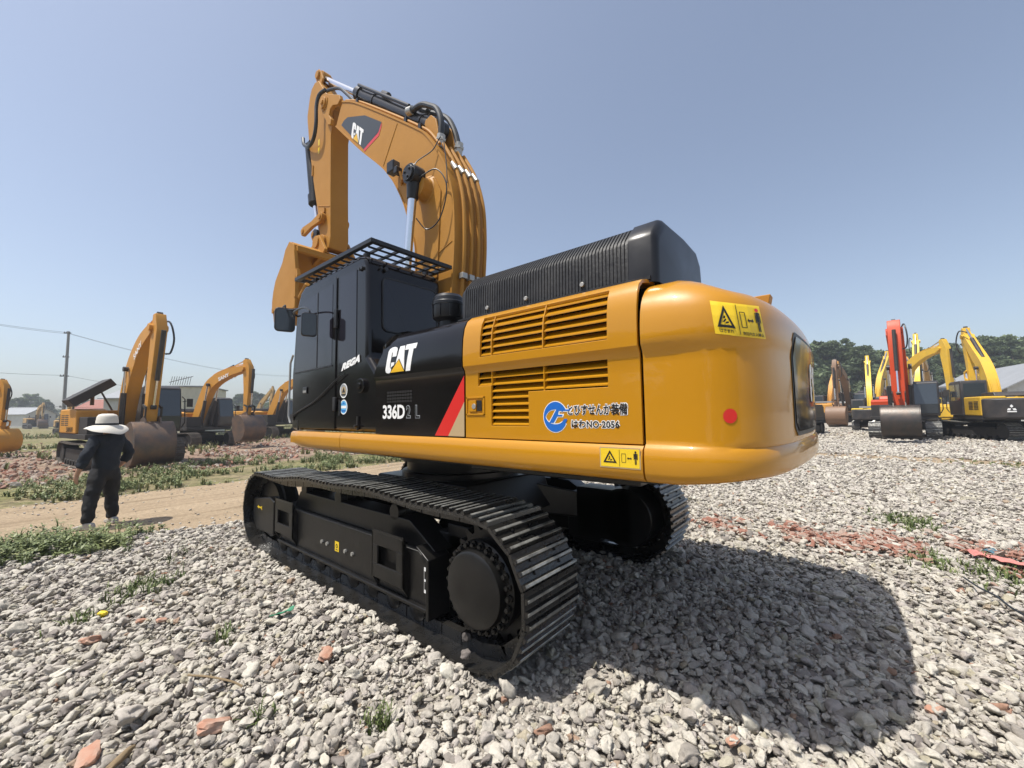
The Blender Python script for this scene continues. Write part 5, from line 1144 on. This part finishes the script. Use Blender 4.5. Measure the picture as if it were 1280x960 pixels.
def tree(label,px,d,top,i,sx=1.,group='trees beyond the yard',cat='tree'):
    p=at_depth(px,d); r=ray(px,520); ph=CAM.z+d*ray(px,top).z  # height from the measured top line
    T=thing('broadleaf_tree',label,cat,p,random.uniform(0,6.28),group,ph/9.9)
    me,tk=CR[i%5]; c=meshobj('crown',me,T); c.scale=(sx,sx,1); meshobj('trunk',tk,T)
rt=[(1012,432,'tree crown rising directly behind the counterweight'),(1036,428,'tall tree above the thin tilted orange arm'),(1058,426,'broad tree behind the brown machine'),(1082,434,'tree behind the bright yellow arm'),(1103,441,'tree filling the gap left of the red arm'),(1128,440,'tree directly behind the red arm'),(1150,436,'tree behind the red machine\'s cab'),(1172,446,'lower tree between the two yellow arms'),(1192,430,'tree behind the folded yellow arm'),(1212,436,'tree left of the tall yellow arm tip'),(1232,423,'tall slim tree right of the yellow arm tip'),(1255,421,'wide tree over the warehouse roof'),(1280,422,'dark tree at the right edge above the roof'),(1306,418,'tree just past the right edge')]
for i,(px,top,lb) in enumerate(rt): tree(lb,px,74+((i*37)%11),top-3,i,1.25 if i%2 else 1.1)
for i,(px,top,lb) in enumerate([(1024,452,'low bushy tree in the second row by the counterweight'),(1070,455,'low tree in the second row behind the brown bucket'),(1093,458,'second row tree beside the bright yellow arm'),(1120,458,'second row tree behind the red arm base'),(1142,458,'second row tree beside the black cab'),(1184,458,'second row tree above the yellow bucket')]): tree(lb,px,92,top,i+2,1.7)
lt=[(22,497,'small far tree behind the grey roofed shed'),(38,492,'round far tree above the grey shed roof'),(55,499,'far tree between shed and pole'),(92,503,'far tree just right of the pole'),(8,500,'far tree at the left edge behind the cut machine'),(110,500,'far tree behind the old yellow excavator'),(128,505,'far tree by the red roofed house'),(262,498,'far tree right of the cream cabin'),(300,492,'far tree seen under the bent orange arm'),(322,490,'far tree between the two orange excavators'),(345,494,'far tree behind the last orange excavator'),(360,498,'far tree beside the big machine\'s cab')]
for i,(px,top,lb) in enumerate(lt): tree(lb,px,120+((i*17)%23),top,i,1.5,'far trees on the left horizon')
# ================================================================== WEEDS
GM1=bpy.data.materials.new('weed_green'); GM1.use_nodes=True; nt=GM1.node_tree; b=nt.nodes['Principled BSDF']; b.inputs['Roughness'].default_value=.55
at_=nt.nodes.new('ShaderNodeAttribute'); at_.attribute_name='tint'; cr=nt.nodes.new('ShaderNodeValToRGB'); cr.color_ramp.elements.new(.75); cr.color_ramp.elements[0].color=(.075,.11,.03,1); cr.color_ramp.elements[1].color=(.18,.21,.075,1); cr.color_ramp.elements[2].color=(.34,.29,.15,1); nt.links.new(at_.outputs['Fac'],cr.inputs[0]); nt.links.new(cr.outputs[0],b.inputs['Base Color'])
def weeds(name,pts,hts,label,blades=9,wid=.012,leafy=True,seed=1,dry=0.):
    r=np.random.default_rng(seed); V=[];F=[];T=[]
    for (x,y),h in zip(pts,hts):
        tint=float(np.clip(r.uniform(0,.7)+dry,0,1))
        for b_ in range(blades):
            a=r.uniform(0,6.28); ln=h*r.uniform(.5,1.1); lean=r.uniform(.1,.8)*ln; ca,sa=math.cos(a),math.sin(a); w=wid*r.uniform(.6,1.4)
            x0,y0=x+r.normal(0,.02),y+r.normal(0,.02)
            P=[(x0,y0,0),(x0+ca*lean*.35,y0+sa*lean*.35,ln*.6),(x0+ca*lean,y0+sa*lean,ln*(.95-.25*lean/ln))]
            n=len(V)
            for i,(px,py,pz) in enumerate(P):
                ww=w*(1,.8,.08)[i]; V+= [(px-sa*ww,py+ca*ww,pz),(px+sa*ww,py-ca*ww,pz)]
            F+=[(n,n+1,n+3,n+2),(n+2,n+3,n+5,n+4)]; T+=[tint]*2
            if leafy:
                for q in range(5):
                    t=r.uniform(.25,1); px,py,pz=x0+ca*lean*t*t,y0+sa*lean*t*t,ln*t*.9; a2=r.uniform(0,6.28); l2=.018+.02*r.uniform(); u=Vector((math.cos(a2),math.sin(a2),r.uniform(-.2,.7)))*l2; v=Vector((-math.sin(a2),math.cos(a2),0))*l2*.45; c=Vector((px,py,pz)); n=len(V)
                    V+=[tuple(c),tuple(c+u+v),tuple(c+u*2),tuple(c+u-v)]; F.append((n,n+1,n+2,n+3)); T.append(tint)
    me=bpy.data.meshes.new(name); me.from_pydata(V,[],F); me.materials.append(GM1); a=me.attributes.new('tint','FLOAT','FACE'); a.data.foreach_set('value',np.array(T,np.float32))
    o=bpy.data.objects.new(name,me); COL.objects.link(o); o['kind']='stuff'; o['label']=label; o['category']='weeds'; return o
def blob(cx,cy,sx,sy,n,r): return np.stack([r.normal(cx,sx,n),r.normal(cy,sy,n)],1)
r=np.random.default_rng(9)
a=onz(60,690); e=onz(8,700); c=onz(135,684)
P=np.concatenate([blob(a.x,a.y,.22,.40,150,r),blob(e.x,e.y,.25,.3,90,r),blob(c.x,c.y,.2,.22,50,r),blob(onz(30,684).x,onz(30,684).y,.2,.35,70,r)])
weeds('weeds',P,r.uniform(.05,.30,len(P)),'leafy green weeds at the dirt road edge before the person',6,.006,True,2,.12)
P=np.concatenate([blob(onz(x,y).x,onz(x,y).y,s,s,n,r) for x,y,s,n in ((182,735,.12,40),(95,785,.08,26),(172,745,.14,22),(210,730,.1,14),(475,910,.05,14),(285,800,.05,8),(330,910,.04,6),(150,760,.06,8),(215,700,.15,14))])
weeds('gravel_weeds',P,r.uniform(.05,.17,len(P)),'thin grass tufts growing up through the pale gravel at left',5,.006,False,3)
P=np.concatenate([blob(onz(x,y).x,onz(x,y).y,sx,sy,n,r) for x,y,sx,sy,n in ((1140,657,.15,.3,110),(1160,705,.12,.2,60),(1250,722,.12,.3,80),(1232,582,.5,.8,60),(1100,650,.1,.2,30),(1180,712,.1,.2,30))])
weeds('strip_weeds',P,r.uniform(.04,.14,len(P)),'low green tufts beside the brick chips at the right',7,.008,False,4)
n=9000; P=np.stack([r.uniform(9.0,15.5,n),r.uniform(-26,14,n)],1); P=P[in_view(P,.05)]; dn=nz(P,.55,5)+.4*nz(P,2.2,6); P=P[dn>-.02+.03*np.maximum(0,P[:,0]-12)]
weeds('grass',P,r.uniform(.08,.30,len(P)),'patchy weeds and grass on the far side of the dirt road',5,.012,True,5,.25)
n=16000; P=np.stack([r.uniform(15,70,n),r.uniform(-40,22,n)],1); P=P[in_view(P,.05)]; dn=nz(P,.25,15); P=P[dn>.16-.006*np.maximum(0,P[:,0]-28)]
weeds('far_grass',P,r.uniform(.15,.5,len(P)),'taller weeds growing between the rubble and the parked machines',5,.03,False,6,.4)

# unseen tree belt added behind the camera to darken what the glossy panels mirror
me,_=crown_mesh(77,n=9000,H=10,W=6,leaf=.5); V=[];F=[]
r=np.random.default_rng(4); n=16000
cl=np.stack([r.uniform(-75,75,260),r.normal(34,2.2,260),r.uniform(1,8.5,260)],1); k=r.integers(0,260,n); d=r.normal(0,1,(n,3)); d/=np.linalg.norm(d,axis=1)[:,None]
c=cl[k]+d*r.uniform(1.2,2.6,n)[:,None]; u=r.normal(0,1,(n,3)); u/=np.linalg.norm(u,axis=1)[:,None]; w=np.cross(u,r.normal(0,1,(n,3))); w/=np.linalg.norm(w,axis=1)[:,None]; Q=np.stack([c-u*.7,c+w*.5,c+u*.7,c-w*.5],1)
me=bpy.data.meshes.new('added_treeline'); me.from_pydata(Q.reshape(-1,3).tolist(),[],np.arange(n*4).reshape(n,4).tolist()); me.materials.append(LEAF); a=me.attributes.new('tint','FLOAT','FACE'); a.data.foreach_set('value',r.uniform(0,.8,n).astype(np.float32))
o=meshobj('added_treeline',me); tag(o,'unseen belt of trees added behind the camera for the black panels to mirror','trees',None,'stuff')
# ================================================================== PERSON
SKIN=mat('skin',(.42,.24,.16),.5); SHIRT=mat('dark_navy_shirt',(.010,.015,.024),.85,bump=(30,.5,.01)); TROU=mat('black_trousers',(.010,.010,.012),.8,bump=(22,.5,.01)); SHOE=mat('pale_trainers',(.45,.42,.38),.7); HAT=mat('cream_cloth_hat',(.64,.61,.54),.85,bump=(40,.3,.005)); HAIR=mat('black_hair',(.01,.01,.01),.6)
def skin(name,verts,edges,radii,root,material,parent,lv=2):
    bm=bmesh.new(); ly=bm.verts.layers.skin.verify(); vs=[]
    for i,(v,q) in enumerate(zip(verts,radii)):
        b=bm.verts.new(v); b[ly].radius=(q if isinstance(q,tuple) else (q,q)); b[ly].use_root=(i==root); vs.append(b)
    for a,b in edges: bm.edges.new((vs[a],vs[b]))
    me=bpy.data.meshes.new(name); bm.to_mesh(me); bm.free(); me.materials.append(material)
    o=bpy.data.objects.new(name,me); COL.objects.link(o); 
    if parent: o.parent=parent
    s=o.modifiers.new('skin','SKIN'); s.use_smooth_shade=True; u=o.modifiers.new('sub','SUBSURF'); u.levels=lv; u.render_levels=lv
    if name in ('shirt','trousers'):
        u.levels=3; u.render_levels=3; tx=bpy.data.textures.get('cloth_folds') or bpy.data.textures.new('cloth_folds','CLOUDS'); tx.noise_scale=.11; tx.noise_depth=2; dm=o.modifiers.new('folds','DISPLACE'); dm.texture=tx; dm.strength=.05; dm.mid_level=.5; dm.texture_coords='LOCAL'
    return o
pb=onz(128,657); 
PS=thing('person','person in dark top and trousers with wide cream sun hat, standing on the dirt road','person',pb,math.atan2(-rt2[1],-rt2[0])-R(90)+R(-6))
# local frame: +y away from the camera, +x to the right
V=[(0,0,.95),(0,.0,1.08),(0,.0,1.25),(0,-.01,1.40),(0,.0,1.50),(0,.02,1.57)]
Ra=[(.12,.09),(.13,.10),(.165,.115),(.12,.09),(.052,.052),(.05,.05)]
Ed=[(0,1),(1,2),(2,3),(3,4),(4,5)]
def add(pts,rad,fr):
    k=len(V); V.extend(pts); Ra.extend(rad); Ed.append((fr,k)); Ed.extend((k+i,k+i+1) for i in range(len(pts)-1)); return k
# head
add([(0,.03,1.64),(0,.03,1.73)],[(.078,.09),(.07,.085)],5)
LA=add([(-.17,0,1.40),(-.31,-.03,1.17),(-.365,.02,.95),(-.37,.05,.88)],[.058,.05,.038,.03],3)
RA=add([(.17,0,1.40),(.325,-.06,1.19),(.28,.02,.98),(.245,.08,.92)],[.058,.05,.038,.03],3)
LL=add([(-.10,0,.86),(-.18,.0,.50),(-.245,-.02,.10),(-.25,.0,.06)],[(.085,.085),.065,.045,.045],0)
RL=add([(.09,0,.86),(.135,.03,.50),(.155,.02,.10),(.155,.04,.06)],[(.085,.085),.065,.045,.045],0)
for sx,base,wr in ((-1,LA+3,Vector((-.37,.05,.88))),(1,RA+3,Vector((.245,.08,.92)))):
    dn=Vector((0,.10,-1)).normalized() if sx<0 else Vector((-.5,.5,-.6)).normalized()
    pk=add([tuple(wr+dn*.06)],[(.034,.018)],base)
    for i,(o_,ln) in enumerate(((-.026,.060),(-.009,.070),(.009,.066),(.026,.052))):
        a=wr+dn*.085+Vector((0,o_,0)) ; add([tuple(a),tuple(a+dn*ln*.5+Vector((sx*-.006,0,0))),tuple(a+dn*ln+Vector((sx*-.018,0,0)))],[.010,.009,.007],pk)
    a=wr+dn*.03+Vector((0,.032,0)); add([tuple(a+dn*.02),tuple(a+dn*.055+Vector((0,.018,0)))],[.011,.009],base)
body=skin('body',V,Ed,Ra,0,SKIN,PS)
m=MB()
for s in (-1,1): m.lathe((s*.032,.112,1.685),[(.012,-.008),(.014,0),(.010,.006)],8,Matrix.Rotation(R(-90),4,'X'))
m.tube([(0,.115,1.69),(0,.135,1.655),(0,.12,1.645)],[.008,.014,.010],8); m.tube([(-.022,.112,1.622),(.022,.112,1.622)],.006,6)
m.obj('face',SKIN,PS)
for s in (-1,1): m=MB(); m.tube([(s*.078,.02,1.70),(s*.088,.01,1.675),(s*.08,.02,1.645)],[.012,.016,.01],8); m.obj('ear',SKIN,PS)
skin('shirt',[(0,0,.83),(0,0,1.06),(0,0,1.24),(0,-.01,1.40),(0,.0,1.49),(-.18,0,1.405),(-.32,-.03,1.17),(-.366,.02,.955),(.18,0,1.405),(.335,-.06,1.19),(.283,.02,.985)],[(0,1),(1,2),(2,3),(3,4),(3,5),(5,6),(6,7),(3,8),(8,9),(9,10)],[(.225,.17),(.19,.15),(.215,.165),(.17,.13),(.075,.075),(.092,.092),(.08,.08),(.062,.062),(.092,.092),(.08,.08),(.062,.062)],0,SHIRT,PS)
skin('trousers',[(0,0,1.06),(0,0,.93),(-.10,0,.84),(-.18,0,.50),(-.235,-.02,.22),(-.25,-.02,.07),(.09,0,.84),(.135,.03,.50),(.15,.02,.22),(.155,.02,.07)],[(0,1),(1,2),(2,3),(3,4),(4,5),(1,6),(6,7),(7,8),(8,9)],[(.16,.12),(.175,.14),(.135,.13),(.095,.095),(.082,.082),(.085,.09),(.135,.13),(.095,.095),(.082,.082),(.085,.09)],1,TROU,PS)
for x,y,yaw in ((-.26,-.02,14),(.16,.02,-16)):
    m=MB(); pr=[(-.11,0),(.17,0),(.185,.03),(.15,.055),(.04,.085),(-.02,.11),(-.10,.105),(-.12,.05)]
    m.prism(pr,-.042,.042,ax='x',M_=Matrix.Rotation(R(0),4,'Z')); o=m.obj('shoe',SHOE,PS,bevel=.018,seg=3); o.location=(x,y,.0); o.rotation_euler=(0,0,R(yaw))
# hat: crown, drooping wide brim and dark band
m=MB(); prof=[(0,.0),]
rows=[]
N=40
for rr_,zz in ((.0,.19),(.07,.188),(.11,.172),(.128,.14),(.138,.07),(.141,.0),(.18,-.008),(.23,-.024),(.280,-.05),(.282,-.058),(.23,-.034),(.18,-.018),(.136,-.01),(.13,.05)):
    row=[]
    for j in range(N):
        q=2*math.pi*j/N; drop=(-.085*max(0,-math.sin(q))+.03*max(0,math.cos(q)))*max(0,(rr_-.15)/.12); k=1+(.08*math.sin(2*q+.6) if rr_>.15 else 0)
        row.append((rr_*math.cos(q)*k,rr_*math.sin(q)*k*1.0+.02,zz+drop+.006*math.sin(5*q)*(rr_>.15)))
    rows.append(row)
m.grid(rows,True); o=m.obj('sun_hat',HAT,PS,ang=60); o.location=(0,0,1.645)
m=MB(); m.lathe((0,.02,1.643),[(.1415,.0),(.143,.004),(.143,.03),(.139,.034)],N); m.tube([(.10,-.05,1.70),(.105,-.055,1.78)],.012,6); m.obj('hat_band',SHIRT,PS)
# ================================================================== SMALL THINGS ON THE GRAVEL
BRK=mat('brick_terracotta',(.40,.19,.12),.95,var=(9,.9,(.44,.36,.29)),bump=(60,.6,.004)); YB=mat('yellow_plastic',(.70,.52,.02),.4); PK=mat('faded_pink_red_cloth',(.52,.20,.17),.8,bump=(25,.6,.02)); BLU=mat('faded_blue_cloth',(.06,.13,.17),.8,bump=(25,.6,.02)); WOOD=mat('grey_brown_wood',(.22,.16,.09),.9,bump=(30,.5,.01)); GRN=mat('green_net',(.04,.22,.12),.7)
def chunk(name,px,py,size,mt,label,cat,seed,z=.05,group=None,sq=(1.3,.9,.5)):
    bx_=.62 if 'brick' in name else .15
    r_=random.Random(seed); bm=bmesh.new(); bmesh.ops.create_icosphere(bm,subdivisions=3,radius=.5)
    for v in bm.verts:
        p=v.co.copy(); m_=max(abs(p.x),abs(p.y),abs(p.z)); p=p.lerp(p/(m_*2)*1.0,bx_); q=noise.noise_vector(p*2.3+Vector((seed*7,0,0)))*.16+noise.noise_vector(p*7+Vector((seed*3,0,0)))*.035; v.co=Vector(((p.x+q.x)*sq[0],(p.y+q.y)*sq[1],(p.z+q.z)*sq[2]))*size
    me=bpy.data.meshes.new(name); bmesh.ops.scale(bm,vec=(.78,)*3,verts=bm.verts); bm.to_mesh(me); bm.free(); me.materials.append(mt); me.polygons.foreach_set('use_smooth',[True]*len(me.polygons)); me.set_sharp_from_angle(angle=R(25))
    o=meshobj(name,me); p=onz(px,py,z-.008); o.location=p; o.rotation_euler=(r_.uniform(-.4,.4),r_.uniform(-.4,.4),r_.uniform(0,6)); return tag(o,label,cat,group)
g='brick fragments lying on the gravel'
chunk('brick_fragment',268,907,.155,BRK,'large orange brick piece nearest the camera, on the left gravel','brick fragment',1,.06,g)
chunk('brick_fragment',112,801,.15,BRK,'tapering orange brick piece below the yellow scrap','brick fragment',2,.05,g)
chunk('brick_fragment',408,818,.12,BRK,'orange brick piece just off the near track','brick fragment',3,.05,g)
chunk('brick_fragment',176,776,.075,BRK,'small dark orange brick piece right of the yellow scrap','brick fragment',4,.05,g)
chunk('brick_fragment',202,775,.07,BRK,'small pink brick piece behind the grass tuft','brick fragment',5,.05,g)
chunk('brick_fragment',110,947,.13,BRK,'brown brick piece at the bottom edge, half buried','brick fragment',6,.05,g)
chunk('brick_fragment',1169,887,.085,BRK,'small brick piece on the right beyond the shadow edge','brick fragment',7,.06,g)
chunk('brick_fragment',916,926,.06,BRK,'tiny red brick piece at the near edge of the shadow','brick fragment',8,.06,g)
chunk('brick_fragment',1106,620,.0,BRK,'',None,9) if False else None
chunk('yellow_scrap',128,767,.10,YB,'yellow plastic scrap among the grey stones on the left','scrap',10,.06,None,(1.3,.7,.6))
chunk('wood_chip',150,948,.14,WOOD,'short weathered stick of wood at the bottom left edge','wood',11,.05,None,(1.6,.35,.3))
chunk('loose_stone',582,818,.085,SM,'pale stone resting on the track plate under the drive sprocket','stone',12,.135,None,(1,.8,.9))
chunk('loose_stone',583,797,.085,mat('dark_stone',(.08,.07,.065),.9,bump=(30,.6,.01)),'dark stone wedged behind the pale one on the track','stone',13,.15,None,(1,.9,.9))
def cloth(name,px0,py0,px1,py1,w,mt,label,seed):
    a=onz(px0,py0,.03);b=onz(px1,py1,.03); d=(b-a); n=Vector((-d.y,d.x,0)).normalized(); G=[]
    for i in range(41):
        t=i/40; row=[]
        for j in range(15):
            u=(j/14-.5)*w*(.55+.5*math.sin(math.pi*t)+.25*noise.noise((t*5,seed,0))); p=a+d*t+n*u
            row.append((p.x+.05*noise.noise((p.x*4,p.y*4,seed)),p.y+.05*noise.noise((p.x*4,p.y*4,seed+5)),.075+.07*noise.noise((p.x*5,p.y*5,seed+9))+.03*noise.noise((p.x*16,p.y*16,seed))))
        G.append(row)
    m=MB(); m.grid(G); o=m.obj(name,mt,ang=60,fix=False); s=o.modifiers.new('t','SOLIDIFY'); s.thickness=.004; tag(o,label,'cloth'); return o
cloth('torn_sheet',1212,694,1300,716,.20,PK,'crumpled pink red sheet half buried at the right edge',3)
cloth('torn_rag',1225,690,1262,697,.16,BLU,'dark blue rag lying on the pink sheet at the right',6)
cloth('torn_net',338,775,366,770,.10,GRN,'scrap of green net among the stones near the track',8)
m=MB(); P=[onz(x,y,.09+.02*math.sin(i)) for i,(x,y) in enumerate([(1205,722),(1225,735),(1245,745),(1262,758),(1282,770)])]; m.tube(smooth_path(P,5),.008,6); tag(m.obj('old_wire',M['hose']),'thin black wire lying on the gravel at the right edge','wire')
m=MB(); P=[onz(x,y,.10) for x,y in [(728,604+240),(690,843),(250,850),(300,855)]][2:]; P=[onz(235,844,.09),onz(262,846,.11),onz(290,852,.10),onz(303,858,.08)]; m.tube(smooth_path(P,5),[.006]*16,6); tag(m.obj('dry_twig',WOOD),'thin dry twig lying across the stones at the left','twig')
